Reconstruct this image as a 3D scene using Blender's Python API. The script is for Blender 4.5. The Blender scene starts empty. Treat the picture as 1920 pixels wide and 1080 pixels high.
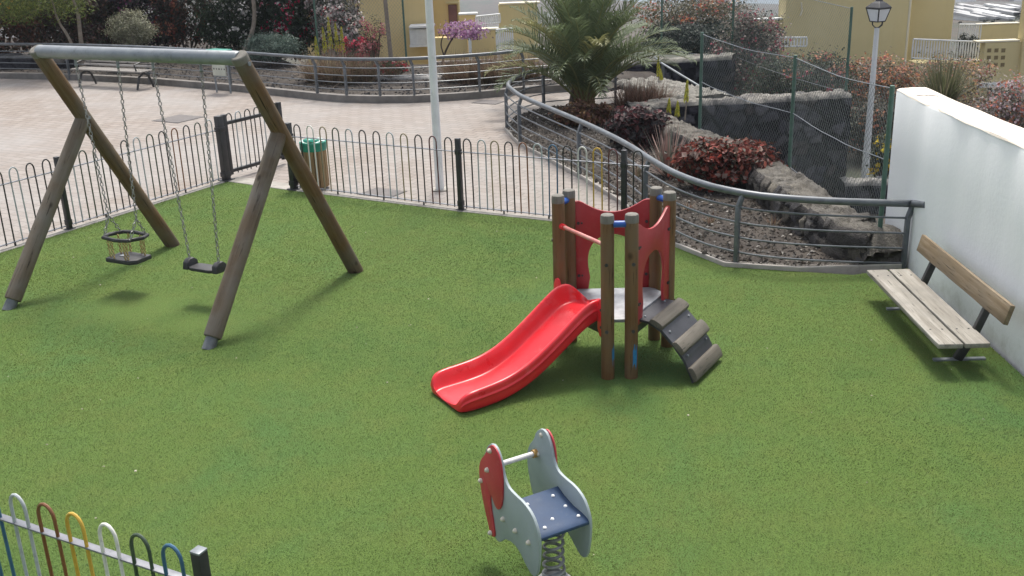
import bpy, bmesh, math, random
import numpy as np
from mathutils import Vector, Matrix
R_ = math.radians
random.seed(7)
rng = np.random.default_rng(7)
S = bpy.context.scene
COL = S.collection

# ------------------------------------------------------------------ camera, world, sun
CAM_H, FPX, PITCH, ROLL = 3.6, 1938.46, R_(19.625), R_(-2.114)
_F = Vector((0, math.cos(PITCH), -math.sin(PITCH)))
_R0 = Vector((1, 0, 0)); _U0 = _R0.cross(_F)
_R = _R0*math.cos(ROLL) + _U0*math.sin(ROLL)
_U = -_R0*math.sin(ROLL) + _U0*math.cos(ROLL)
cam_data = bpy.data.cameras.new('camera')
cam = bpy.data.objects.new('camera', cam_data); COL.objects.link(cam)
cam.matrix_world = Matrix(((_R.x, _U.x, -_F.x, 0), (_R.y, _U.y, -_F.y, 0), (_R.z, _U.z, -_F.z, CAM_H), (0, 0, 0, 1)))
cam_data.sensor_width = 36; cam_data.lens = 36*FPX/1920
cam_data.clip_start = .05; cam_data.clip_end = 20000
S.camera = cam

SUN_EL, SUN_AZ = R_(66), R_(8)          # azimuth measured from +Y towards +X
W = bpy.data.worlds.new('World'); S.world = W; W.use_nodes = True
nt = W.node_tree; bg = nt.nodes['Background']
sky = nt.nodes.new('ShaderNodeTexSky'); sky.sky_type = 'NISHITA'; sky.sun_disc = False
sky.sun_elevation = SUN_EL; sky.sun_rotation = SUN_AZ
sky.air_density = 1.0; sky.dust_density = 4.0; sky.ozone_density = 1.0
hs = nt.nodes.new('ShaderNodeHueSaturation'); hs.inputs['Saturation'].default_value = .42
nt.links.new(sky.outputs[0], hs.inputs['Color']); nt.links.new(hs.outputs[0], bg.inputs[0])
bg.inputs[1].default_value = .14
sd = bpy.data.lights.new('sun', 'SUN'); sd.energy = 1.95; sd.angle = R_(13); sd.color = (1, .95, .86)
so = bpy.data.objects.new('sun', sd); COL.objects.link(so)
sdir = Vector((math.sin(SUN_AZ)*math.cos(SUN_EL), math.cos(SUN_AZ)*math.cos(SUN_EL), math.sin(SUN_EL)))
so.rotation_euler = sdir.to_track_quat('Z', 'Y').to_euler(); so.location = (0, 0, 30)
S.view_settings.view_transform = 'Standard'; S.view_settings.look = 'None'
S.view_settings.gamma = 1; S.view_settings.exposure = .90
try: S.view_settings.use_curve_mapping = False
except Exception: pass
S.cycles.max_bounces = 6; S.cycles.transparent_max_bounces = 8
S.cycles.use_denoising = True

# survey helpers: where a sight line of the survey photograph meets a level, a depth or a plane
def ray(x, y): return _F + _R*((x-960)/FPX) - _U*((y-540)/FPX)
def G(x, y, z=0.0):
    d = ray(x, y); t = (z-CAM_H)/d.z
    return Vector((d.x*t, d.y*t, z))
def D(x, y, Y):
    d = ray(x, y); t = Y/d.y
    return Vector((d.x*t, Y, CAM_H+d.z*t))
def mpp(Y): return Y/FPX

# ------------------------------------------------------------------ mesh helpers
class MB:
    def __init__(s): s.v = []; s.f = []; s.c = None
    def add(s, V, F):
        o = len(s.v); s.v += [tuple(p) for p in V]; s.f += [tuple(i+o for i in f) for f in F]; return s
    def box(s, c, d, M=None):
        x, y, z = d[0]/2, d[1]/2, d[2]/2
        V = [Vector((a*x, b*y, e*z)) for a in (-1, 1) for b in (-1, 1) for e in (-1, 1)]
        if M is not None: V = [M @ p for p in V]
        c = Vector(c); V = [p+c for p in V]
        return s.add(V, [(0, 1, 3, 2), (4, 6, 7, 5), (0, 4, 5, 1), (2, 3, 7, 6), (0, 2, 6, 4), (1, 5, 7, 3)])
    def beam(s, p, q, w, h, up=Vector((0, 0, 1))):
        p = Vector(p); q = Vector(q); a = (q-p); L = a.length; a.normalize()
        sd_ = a.cross(up)
        if sd_.length < 1e-4: sd_ = a.cross(Vector((0, 1, 0)))
        sd_.normalize(); u = sd_.cross(a)
        M = Matrix((a, sd_, u)).transposed()
        return s.box((p+q)/2, (L, w, h), M)
    def tube(s, P, r, n=8, closed=False, caps=True):
        P = [Vector(p) for p in P]; m = len(P)
        rr = r if hasattr(r, '__len__') else [r]*m
        T = []
        for i in range(m):
            a = P[(i-1) % m] if (closed or i > 0) else P[i]
            b = P[(i+1) % m] if (closed or i < m-1) else P[i]
            t = b-a; t.normalize(); T.append(t)
        nrm = T[0].orthogonal().normalized(); V = []; Fs = []
        for i in range(m):
            nrm = (nrm - T[i]*nrm.dot(T[i]))
            if nrm.length < 1e-5: nrm = T[i].orthogonal()
            nrm.normalize(); b = T[i].cross(nrm)
            for k in range(n):
                a = 2*math.pi*k/n
                V.append(P[i]+(nrm*math.cos(a)+b*math.sin(a))*rr[i])
        for i in range(m if closed else m-1):
            j = (i+1) % m
            for k in range(n):
                l = (k+1) % n
                Fs.append((i*n+k, i*n+l, j*n+l, j*n+k))
        if caps and not closed:
            Fs.append(tuple(range(n-1, -1, -1))); Fs.append(tuple((m-1)*n+k for k in range(n)))
        return s.add(V, Fs)
    def ball(s, c, r, n=8, m=6, sq=(1, 1, 1)):
        c = Vector(c); V = []; Fs = []
        for i in range(m+1):
            th = math.pi*i/m
            for k in range(n):
                ph = 2*math.pi*k/n
                V.append(c+Vector((r*sq[0]*math.sin(th)*math.cos(ph), r*sq[1]*math.sin(th)*math.sin(ph), r*sq[2]*math.cos(th))))
        for i in range(m):
            for k in range(n):
                l = (k+1) % n; Fs.append((i*n+k, (i+1)*n+k, (i+1)*n+l, i*n+l))
        return s.add(V, Fs)
    def lathe(s, c, prof, n=20):
        c = Vector(c); V = []; Fs = []; m = len(prof)
        for r, z in prof:
            for k in range(n):
                a = 2*math.pi*k/n; V.append(c+Vector((r*math.cos(a), r*math.sin(a), z)))
        for i in range(m-1):
            for k in range(n):
                l = (k+1) % n; Fs.append((i*n+k, i*n+l, (i+1)*n+l, (i+1)*n+k))
        Fs.append(tuple(range(n-1, -1, -1))); Fs.append(tuple((m-1)*n+k for k in range(n)))
        return s.add(V, Fs)
    def prism(s, outline, o, ax, ay, th):
        """outline (2D) laid on origin o with axes ax, ay; thickness th centred on the plane"""
        o = Vector(o); ax = Vector(ax); ay = Vector(ay); n = ax.cross(ay).normalized(); k = len(outline)
        a = [o+ax*x+ay*y-n*th/2 for x, y in outline]; b = [o+ax*x+ay*y+n*th/2 for x, y in outline]
        Fs = [tuple(range(k-1, -1, -1)), tuple(range(k, 2*k))]
        Fs += [(i, (i+1) % k, k+(i+1) % k, k+i) for i in range(k)]
        return s.add(a+b, Fs)

def smooth_poly(pts, it=2, closed=True):
    P = [Vector((p[0], p[1], 0)) if len(p) == 2 else Vector(p) for p in pts]
    two = len(pts[0]) == 2
    for _ in range(it):
        Q = []
        n = len(P)
        rng_ = range(n) if closed else range(n-1)
        if not closed: Q.append(P[0])
        for i in rng_:
            a, b = P[i], P[(i+1) % n]
            Q += [a*.75+b*.25, a*.25+b*.75]
        if not closed: Q.append(P[-1])
        P = Q
    return [(p.x, p.y) if two else p for p in P]

class Thing:
    def __init__(s, name, label, cat, base, group=None):
        o = bpy.data.objects.new(name, None); COL.objects.link(o)
        o.empty_display_size = .2; o.location = base; s.o = o; s.base = Vector(base)
        o['label'] = label; o['category'] = cat
        if group: o['group'] = group

def me_from(mb, name, shift):
    me = bpy.data.meshes.new(name)
    if isinstance(mb, MB):
        me.from_pydata([tuple(Vector(p)-shift) for p in mb.v], [], mb.f)
    return me

def fin(me, mat, smooth, ang=38):
    if mat is not None: me.materials.append(mat)
    me.polygons.foreach_set('use_smooth', [smooth]*len(me.polygons))
    if smooth:
        try: me.set_sharp_from_angle(angle=R_(ang))
        except Exception: pass
    me.update()

def mk(name, mb, mat, parent=None, M=None, smooth=True, bevel=0, label=None, sub=None):
    """one mesh object. parent: a Thing (part) ; sub: a part object (sub-part of Thing parent)"""
    if M is not None: shift = Vector((0, 0, 0))
    elif parent is not None: shift = parent.base
    else:
        xs = np.array([tuple(p) for p in mb.v]); shift = Vector(((xs[:, 0].min()+xs[:, 0].max())/2, (xs[:, 1].min()+xs[:, 1].max())/2, xs[:, 2].min()))
    if sub is not None and M is None and sub.get('_m'):
        inv = Matrix(sub['_mat']).inverted() if False else None
    me = me_from(mb, name, shift)
    bm = bmesh.new(); bm.from_mesh(me)
    bmesh.ops.recalc_face_normals(bm, faces=bm.faces)
    if bevel:
        es = [e for e in bm.edges if len(e.link_faces) == 2 and e.calc_face_angle(0) > R_(40)]
        bmesh.ops.bevel(bm, geom=es, offset=bevel, segments=2, profile=.5, affect='EDGES', clamp_overlap=True)
    bm.to_mesh(me); bm.free()
    fin(me, mat, smooth)
    o = bpy.data.objects.new(name, me); COL.objects.link(o)
    if parent is None:
        if M is not None: o.matrix_world = M
        else: o.location = shift
    else:
        local = (Matrix.Translation(-parent.base) @ M) if M is not None else Matrix.Identity(4)
        if sub is not None:
            o.parent = sub; o.matrix_local = sub.matrix_basis.inverted() @ local
        else:
            o.parent = parent.o; o.matrix_local = local
    if label: o['label'] = label
    return o

def tag(o, label, cat, group=None):
    o['label'] = label; o['category'] = cat
    if group: o['group'] = group
    return o

def big_mesh(name, V, faces_flat, k, mat, parent=None, colors=None, smooth=False, loc=None):
    """numpy mesh: V (n,3), faces (m,k), colors per face (m,3)"""
    V = np.asarray(V, dtype=np.float32); Fc = np.asarray(faces_flat, dtype=np.int32).reshape(-1, k); m = len(Fc)
    shift = np.array(parent.base if parent is not None else (loc if loc is not None else (0, 0, 0)), dtype=np.float32)
    V = V-shift
    me = bpy.data.meshes.new(name)
    me.vertices.add(len(V)); me.vertices.foreach_set('co', V.ravel())
    me.loops.add(m*k); me.loops.foreach_set('vertex_index', Fc.ravel())
    me.polygons.add(m); me.polygons.foreach_set('loop_start', np.arange(0, m*k, k, dtype=np.int32))
    me.update(calc_edges=True); me.validate()
    if colors is not None:
        at = me.color_attributes.new('col', 'FLOAT_COLOR', 'CORNER')
        c = np.concatenate([np.asarray(colors, dtype=np.float32), np.ones((m, 1), np.float32)], 1)
        at.data.foreach_set('color', np.repeat(c, k, axis=0).ravel())
    me.materials.append(mat)
    me.polygons.foreach_set('use_smooth', [smooth]*m)
    o = bpy.data.objects.new(name, me); COL.objects.link(o)
    if parent is not None: o.parent = parent.o
    elif loc is not None: o.location = loc
    return o

# ------------------------------------------------------------------ materials
MATS = {}
def newmat(name):
    m = bpy.data.materials.new(name); m.use_nodes = True
    t = m.node_tree; b = t.nodes['Principled BSDF']; MATS[name] = m
    return m, t, b
def N(t, typ, **kw):
    n = t.nodes.new(typ)
    for k, v in kw.items():
        if k.startswith('i_'): n.inputs[k[2:].replace('_', ' ')].default_value = v
        else: setattr(n, k, v)
    return n
def ramp(t, src, stops):
    r = t.nodes.new('ShaderNodeValToRGB'); e = r.color_ramp.elements
    while len(e) < len(stops): e.new(.5)
    for x, (p, c) in zip(e, stops): x.position = p; x.color = (*c, 1) if len(c) == 3 else c
    t.links.new(src, r.inputs[0]); return r.outputs[0]
def mixc(t, f, a, b, mode='MIX'):
    m = t.nodes.new('ShaderNodeMix'); m.data_type = 'RGBA'; m.blend_type = mode
    for s_, v in ((m.inputs[0], f), (m.inputs[6], a), (m.inputs[7], b)):
        if hasattr(v, 'links') or isinstance(v, bpy.types.NodeSocket): t.links.new(v, s_)
        else: s_.default_value = v if not isinstance(v, tuple) else (*v, 1)[:4]
    return m.outputs[2]
def coords(t, scale=(1, 1, 1), which='Object', rot=(0, 0, 0), rand=False):
    tc = t.nodes.new('ShaderNodeTexCoord'); mp = t.nodes.new('ShaderNodeMapping')
    mp.inputs['Scale'].default_value = scale; mp.inputs['Rotation'].default_value = rot
    t.links.new(tc.outputs[which], mp.inputs[0])
    if rand:
        oi = t.nodes.new('ShaderNodeObjectInfo'); mu = N(t, 'ShaderNodeMath', operation='MULTIPLY'); mu.inputs[1].default_value = 37
        t.links.new(oi.outputs['Random'], mu.inputs[0]); t.links.new(mu.outputs[0], mp.inputs['Location'])
    return mp.outputs[0]
def noise(t, vec, sc, det=4, rough=.55, dist=0):
    n = N(t, 'ShaderNodeTexNoise'); n.inputs['Scale'].default_value = sc; n.inputs['Detail'].default_value = det
    n.inputs['Roughness'].default_value = rough; n.inputs['Distortion'].default_value = dist
    t.links.new(vec, n.inputs['Vector']); return n.outputs['Fac']
def bump(t, b, src, strength=.3, dist=.01):
    n = N(t, 'ShaderNodeBump'); n.inputs['Strength'].default_value = strength; n.inputs['Distance'].default_value = dist
    t.links.new(src, n.inputs['Height']); t.links.new(n.outputs[0], b.inputs['Normal'])

def worn(name, c1, c2, rough=.5, sc=6, metal=0, bs=.15, spec=.5, dirt=None, rr=.12):
    """paint / metal / plastic with blotchy wear"""
    m, t, b = newmat(name); v = coords(t, rand=True)
    n1 = noise(t, v, sc, 5, .6); n2 = noise(t, v, sc*9, 3)
    c = ramp(t, n1, [(.32, c1), (.68, c2)])
    if dirt is not None:
        d = noise(t, v, sc*2.3, 6, .7); f = ramp(t, d, [(.56, (0, 0, 0)), (.74, (1, 1, 1))]); c = mixc(t, f, c, dirt)
    t.links.new(c, b.inputs['Base Color'])
    r = N(t, 'ShaderNodeMapRange'); r.inputs[3].default_value = rough-rr; r.inputs[4].default_value = rough+rr
    t.links.new(n1, r.inputs[0]); t.links.new(r.outputs[0], b.inputs['Roughness'])
    b.inputs['Metallic'].default_value = metal; b.inputs['Specular IOR Level'].default_value = spec
    bump(t, b, n2, bs, .003)
    return m

def wood(name, cols, axis='Z', rough=.75, bs=.5, blot=None, cracks=.5, gs=1.0):
    m, t, b = newmat(name)
    st = {'Z': (9, 9, .55), 'X': (.55, 9, 9)}[axis]
    v = coords(t, st, rand=True); v2 = coords(t, (1, 1, 1), rand=True)
    n1 = noise(t, v, 3.0*gs, 6, .65, .3); n2 = noise(t, v, 14*gs, 4, .6, .2); n3 = noise(t, v2, 2.2, 4, .6)
    c = ramp(t, n1, [(.25, cols[0]), (.5, cols[1]), (.75, cols[2])])
    if blot: c = mixc(t, ramp(t, n3, [(.4, (0, 0, 0)), (.66, (.85, .85, .85))]), c, blot)
    ck = ramp(t, n2, [(.30, (1, 1, 1)), (.40, (0, 0, 0))])
    vk = N(t, 'ShaderNodeTexVoronoi'); vk.inputs['Scale'].default_value = 2.6
    t.links.new(coords(t, {'Z': (1.6, 1.6, 1), 'X': (1, 1.6, 1.6)}[axis], rand=True), vk.inputs['Vector'])
    c = mixc(t, ramp(t, vk.outputs['Distance'], [(.055, (.85, .85, .85)), (.12, (0, 0, 0))]), c, tuple(x*.35 for x in cols[0]))
    k = N(t, 'ShaderNodeMath', operation='MULTIPLY'); k.inputs[1].default_value = cracks
    t.links.new(ck, k.inputs[0])
    c = mixc(t, k.outputs[0], c, tuple(x*.28 for x in cols[0]))
    t.links.new(c, b.inputs['Base Color']); b.inputs['Roughness'].default_value = rough
    b.inputs['Specular IOR Level'].default_value = .3
    bump(t, b, n2, bs, .004)
    return m

M_log = wood('weathered_log', [(.058, .038, .022), (.118, .088, .058), (.185, .155, .122)], blot=(.15, .137, .118), cracks=.9, gs=.42)
M_log2 = wood('golden_log', [(.055, .030, .013), (.118, .068, .030), (.185, .128, .072)], blot=(.125, .108, .086), cracks=.95, gs=.42)
M_post = wood('treated_post', [(.085, .041, .016), (.155, .080, .033), (.215, .130, .064)], blot=(.145, .10, .058), cracks=.85, rough=.6, gs=.42)
M_cut = wood('post_end_grain', [(.12, .115, .1), (.17, .16, .14), (.22, .21, .19)], cracks=.4)
M_bench = wood('bench_plank', [(.11, .095, .075), (.26, .24, .205), (.42, .40, .36)], axis='X', cracks=.95, blot=(.20, .188, .165), gs=.55)
M_benchback = wood('bench_back_plank', [(.10, .068, .038), (.20, .145, .085), (.36, .30, .225)], axis='X', cracks=.95, blot=(.19, .15, .105), gs=.55)
M_tread = wood('tread_wood', [(.065, .056, .046), (.122, .108, .088), (.195, .178, .15)], axis='X', cracks=.9, blot=(.095, .087, .072), gs=.6)
M_slat = wood('bin_slat', [(.17, .10, .045), (.27, .18, .09), (.36, .27, .16)], cracks=.5)
M_galv = worn('galvanised_steel', (.17, .19, .21), (.26, .28, .295), .42, 5, .2, .1, dirt=(.14, .15, .15))
M_stub = worn('dull_steel', (.10, .11, .115), (.19, .2, .205), .5, 9, .3, .1)
M_rail = worn('grey_painted_rail', (.085, .096, .108), (.145, .158, .172), .40, 5, .2, .08, dirt=(.20, .20, .195))
M_black = worn('black_metal', (.012, .012, .014), (.03, .03, .033), .45, 8, 0, .1)
M_rubber = worn('black_rubber', (.018, .018, .02), (.04, .04, .043), .6, 10, 0, .2)
M_chain = worn('zinc_chain', (.16, .16, .155), (.32, .32, .31), .4, 20, .5, .1)
M_rustchain = worn('rusty_chain', (.28, .19, .06), (.42, .33, .15), .55, 20, .3, .1)
M_slide = worn('red_slide_plastic', (.58, .012, .020), (.72, .028, .040), .30, 2.5, 0, .03, .5, rr=.10, dirt=(.62, .075, .075))
M_redpanel = worn('red_board', (.27, .012, .018), (.36, .028, .032), .45, 3, 0, .05, dirt=(.34, .06, .055))
M_blue = worn('blue_plastic', (.01, .055, .27), (.02, .11, .42), .4, 8)
M_bluemark = worn('blue_paint_smear', (.012, .12, .30), (.03, .22, .45), .7, 14)
M_redmetal = worn('red_bar', (.45, .1, .09), (.6, .32, .28), .35, 6, .1, .05)
M_deck = worn('grey_deck_board', (.17, .175, .185), (.34, .35, .37), .4, 12, 0, .3)
M_ramp = worn('dark_ramp_board', (.026, .027, .034), (.052, .054, .064), .5, 7, 0, .2)
M_rider = worn('grey_blue_board', (.25, .30, .315), (.32, .37, .385), .5, 3, 0, .05, dirt=(.27, .31, .30))
M_rideredge = worn('pale_board_edge', (.5, .54, .55), (.62, .65, .65), .55, 8)
M_riderred = worn('red_overlay', (.38, .025, .04), (.5, .05, .065), .5, 4, 0, .05, dirt=(.45, .10, .10))
M_riderseat = worn('blue_seat_board', (.022, .045, .095), (.036, .066, .13), .6, 6, 0, .1, .3, dirt=(.06, .085, .13))
M_bolt = worn('cream_bolt_cap', (.45, .42, .33), (.6, .57, .48), .45, 30)
M_bar = worn('pale_handle_bar', (.55, .53, .52), (.7, .68, .66), .4, 8)
M_ochre = worn('ochre_ring', (.3, .17, .04), (.4, .24, .07), .5, 20)
M_spring = worn('grey_spring', (.20, .205, .205), (.33, .335, .335), .5, 12, .3, .1, dirt=(.13, .09, .05))
M_white = worn('white_paint', (.62, .63, .63), (.74, .75, .75), .5, 3, 0, .06, dirt=(.52, .52, .5))
M_bin = worn('green_bin_lid', (.01, .17, .12), (.02, .26, .19), .4, 7, 0, .05)
M_bag = worn('pale_bin_liner', (.35, .5, .45), (.6, .68, .64), .5, 14, 0, .3)
M_sign = worn('faded_sign_board', (.40, .42, .36), (.5, .52, .45), .5, 6)
M_green = worn('green_fence_post', (.045, .10, .075), (.08, .15, .115), .5, 8)
M_wire = worn('fence_wire', (.10, .12, .115), (.17, .19, .18), .5, 10, .2)
M_iron = worn('dark_iron', (.02, .02, .021), (.045, .045, .045), .5, 8)
M_oldslat = wood('grey_bench_slat', [(.19, .18, .165), (.28, .26, .24), (.36, .34, .31)], axis='X', cracks=.4)
M_glassw = worn('milky_lamp_glass', (.7, .72, .74), (.82, .84, .86), .2, 3)
M_pane = worn('dark_window', (.05, .045, .045), (.11, .09, .085), .15, 3)
M_shutter = worn('maroon_door', (.13, .05, .05), (.19, .08, .075), .5, 3)
M_conc = worn('kerb_concrete', (.25, .235, .21), (.36, .34, .31), .85, 5, 0, .4, .2, dirt=(.18, .17, .15))
M_kerb = worn('bed_kerb_concrete', (.33, .305, .275), (.43, .40, .365), .85, 4, 0, .4, .2, dirt=(.24, .22, .195))
M_concdark = worn('dark_kerb', (.14, .13, .12), (.22, .205, .19), .85, 4, 0, .4, .2)
M_cover = worn('drain_cover', (.085, .075, .072), (.14, .125, .12), .7, 9, 0, .4)
M_stain = M_cover
BOWC = {'k': (.022, .024, .024), 'w': (.68, .67, .62), 'y': (.55, .35, .05), 'g': (.40, .43, .44), 'b': (.035, .11, .20), 'n': (.19, .075, .03), 'd': (.04, .065, .04), 'r': (.11, .035, .035), 't': (.30, .245, .15)}
M_bow = {k: worn('bow_paint_'+{'k': 'black', 'w': 'white', 'y': 'yellow', 'g': 'grey', 'b': 'blue', 'n': 'brown', 'd': 'dark_green', 'r': 'maroon', 't': 'tan'}[k], tuple(x*.85 for x in c), c, .42, 14, 0, .15, dirt=tuple(x*.55 for x in c)) for k, c in BOWC.items()}
M_frail = worn('fence_rail_steel', (.14, .145, .165), (.22, .225, .25), .4, 10, .2, .15, dirt=(.1, .1, .11))
M_trunk = worn('pale_bark', (.17, .14, .11), (.28, .24, .2), .85, 12, 0, .6, .2)
M_dbark = worn('dark_bark', (.06, .045, .035), (.12, .09, .07), .85, 12, 0, .6, .2)
M_mirror = None

def leafmat(name, trans=.3, rough=.55):
    m, t, b = newmat(name)
    at = N(t, 'ShaderNodeAttribute', attribute_name='col')
    b.inputs['Roughness'].default_value = rough; b.inputs['Specular IOR Level'].default_value = .35
    t.links.new(at.outputs['Color'], b.inputs['Base Color'])
    tr = N(t, 'ShaderNodeBsdfTranslucent'); mx = N(t, 'ShaderNodeMixShader'); mx.inputs[0].default_value = trans
    t.links.new(at.outputs['Color'], tr.inputs[0])
    out = t.nodes['Material Output']
    t.links.new(b.outputs[0], mx.inputs[1]); t.links.new(tr.outputs[0], mx.inputs[2]); t.links.new(mx.outputs[0], out.inputs[0])
    return m
M_pile = leafmat('turf_pile', .12, .7); M_leaf = leafmat('leaf'); M_petal = leafmat('petal', .4, .7)
m, t, b = newmat('attribute_stone'); at = N(t, 'ShaderNodeAttribute', attribute_name='col')
v = coords(t); n1 = noise(t, v, 14, 6, .65); n2 = noise(t, v, 55, 4, .6)
t.links.new(mixc(t, .55, at.outputs['Color'], ramp(t, n1, [(.3, (.35, .35, .35)), (.7, (1.5, 1.5, 1.5))]), 'MULTIPLY'), b.inputs['Base Color'])
b.inputs['Roughness'].default_value = .92; b.inputs['Specular IOR Level'].default_value = .2; bump(t, b, n2, 1.0, .03)
M_stone = m

# artificial turf carpet
m, t, b = newmat('turf_carpet'); v = coords(t)
n1 = noise(t, v, .45, 4, .6, .4); n2 = noise(t, v, 3.2, 5, .6); n3 = noise(t, v, 90, 3, .7)
c = ramp(t, n1, [(.3, (.075, .140, .034)), (.5, (.105, .165, .038)), (.7, (.082, .160, .046))])
c = mixc(t, ramp(t, n2, [(.45, (0, 0, 0)), (.72, (.6, .6, .6))]), c, (.13, .165, .042))
c = mixc(t, ramp(t, n3, [(.3, (.75, .75, .75)), (.5, (0, 0, 0))]), c, (.06, .10, .03))
t.links.new(c, b.inputs['Base Color']); b.inputs['Roughness'].default_value = .9; b.inputs['Specular IOR Level'].default_value = .15
bump(t, b, n3, .9, .02); M_turf = m

# paving of small setts
PAVE_ROT = math.atan2(-.59, 1)
m, t, b = newmat('paving_setts'); v = coords(t, rot=(0, 0, -PAVE_ROT))
wob = noise(t, coords(t), 1.3, 3)
vm = N(t, 'ShaderNodeVectorMath', operation='MULTIPLY_ADD'); vm.inputs[1].default_value = (.12, .12, 0)
cw = N(t, 'ShaderNodeCombineXYZ'); t.links.new(wob, cw.inputs[0]); t.links.new(wob, cw.inputs[1])
t.links.new(cw.outputs[0], vm.inputs[0]); t.links.new(v, vm.inputs[2])
br = N(t, 'ShaderNodeTexBrick'); br.inputs['Scale'].default_value = 1; br.inputs['Brick Width'].default_value = .26; br.inputs['Row Height'].default_value = .17
br.inputs['Mortar Size'].default_value = .013; br.inputs['Mortar Smooth'].default_value = .4; br.inputs['Bias'].default_value = -.2
br.inputs['Color1'].default_value = (.238, .203, .178, 1); br.inputs['Color2'].default_value = (.298, .263, .236, 1); br.inputs['Mortar'].default_value = (.16, .138, .122, 1)
t.links.new(vm.outputs[0], br.inputs['Vector'])
n1 = noise(t, coords(t), .33, 5, .6, .5); n2 = noise(t, coords(t), 1.6, 5, .65); n3 = noise(t, coords(t), 40, 3)
c = mixc(t, ramp(t, n1, [(.40, (0, 0, 0)), (.62, (.5, .5, .5))]), br.outputs['Color'], (.295, .287, .28))
c = mixc(t, ramp(t, n2, [(.55, (0, 0, 0)), (.78, (.4, .4, .4))]), c, (.235, .20, .172))
gx = N(t, 'ShaderNodeSeparateXYZ'); t.links.new(coords(t), gx.inputs[0])
t.links.new(c, b.inputs['Base Color']); b.inputs['Roughness'].default_value = .85; b.inputs['Specular IOR Level'].default_value = .25
bump(t, b, br.outputs['Fac'], -.25, .01); M_pave = m

def ground_mat(name, stops, sc, fine, bs=.7):
    m, t, b = newmat(name); v = coords(t)
    n1 = noise(t, v, sc, 6, .65); n2 = noise(t, v, fine, 4, .7)
    c = ramp(t, n1, stops); c = mixc(t, .5, c, ramp(t, n2, [(.3, (.45, .45, .45)), (.7, (1.4, 1.4, 1.4))]), 'MULTIPLY')
    t.links.new(c, b.inputs['Base Color']); b.inputs['Roughness'].default_value = .95; b.inputs['Specular IOR Level'].default_value = .15
    bump(t, b, n2, bs, .03); return m
M_soil = ground_mat('bed_soil', [(.3, (.034, .029, .026)), (.5, (.060, .052, .046)), (.72, (.095, .082, .07))], 2.2, 30)
M_terr = ground_mat('dry_hillside', [(.3, (.055, .048, .042)), (.48, (.095, .08, .068)), (.6, (.06, .068, .05)), (.75, (.12, .105, .09))], .035, .5, .3)

# plaster
def plaster(name, c1, c2, stain, sc=1.2, bs=.25, streak=True):
    m, t, b = newmat(name); v = coords(t)
    n1 = noise(t, v, sc, 5, .6); n2 = noise(t, v, 26, 4, .6); c = ramp(t, n1, [(.3, c1), (.7, c2)])
    if streak:
        vs = coords(t, (2.2, 2.2, .22)); n3 = noise(t, vs, 2.5, 5, .65)
        c = mixc(t, ramp(t, n3, [(.52, (0, 0, 0)), (.8, (.6, .6, .6))]), c, stain)
    t.links.new(c, b.inputs['Base Color']); b.inputs['Roughness'].default_value = .85; b.inputs['Specular IOR Level'].default_value = .25
    bump(t, b, n2, bs, .01); return m
M_wall = plaster('white_plaster', (.80, .82, .82), (.86, .87, .87), (.80, .812, .81), 1.0, .2)
t = M_wall.node_tree; b = t.nodes['Principled BSDF']; src = b.inputs['Base Color'].links[0].from_socket
geo = N(t, 'ShaderNodeNewGeometry'); sx = N(t, 'ShaderNodeSeparateXYZ'); t.links.new(geo.outputs['Position'], sx.inputs[0])
nn_ = noise(t, coords(t), 5.0, 6, .7); mr = N(t, 'ShaderNodeMapRange'); mr.inputs[1].default_value = .02; mr.inputs[2].default_value = .30; mr.inputs[3].default_value = .30; mr.inputs[4].default_value = 0
t.links.new(sx.outputs[2], mr.inputs[0]); ad = N(t, 'ShaderNodeMath', operation='MULTIPLY_ADD'); ad.inputs[1].default_value = 1; t.links.new(mr.outputs[0], ad.inputs[0]); t.links.new(nn_, ad.inputs[2])
src = mixc(t, ramp(t, ad.outputs[0], [(.66, (0, 0, 0)), (1.0, (.75, .75, .75))]), src, (.56, .56, .52))
n5 = noise(t, coords(t), 3.0, 8, .75); src = mixc(t, ramp(t, n5, [(.64, (0, 0, 0)), (.74, (.22, .22, .22))]), src, (.66, .66, .64))
t.links.new(src, b.inputs['Base Color'])
M_coping = plaster('cream_coping', (.64, .565, .475), (.76, .695, .61), (.54, .47, .39), 2.5, .3, False)
M_yellow = plaster('yellow_render', (.60, .46, .225), (.66, .52, .26), (.55, .43, .215), .5, .15)
M_yellow2 = plaster('ochre_render', (.56, .47, .25), (.62, .53, .30), (.52, .44, .24), .5, .15)
M_cream = plaster('cream_edge', (.6, .55, .42), (.68, .63, .5), (.55, .5, .4), 1, .1, False)

def Pj(P):
    d = Vector(P)-Vector((0, 0, CAM_H)); z = d.dot(_F)
    return (960+FPX*d.dot(_R)/z, 540-FPX*d.dot(_U)/z)
def z_at(P, py):
    lo, hi = -5.0, 9.0
    for _ in range(40):
        m_ = (lo+hi)/2
        if Pj((P[0], P[1], m_))[1] > py: lo = m_
        else: hi = m_
    return lo

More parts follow.
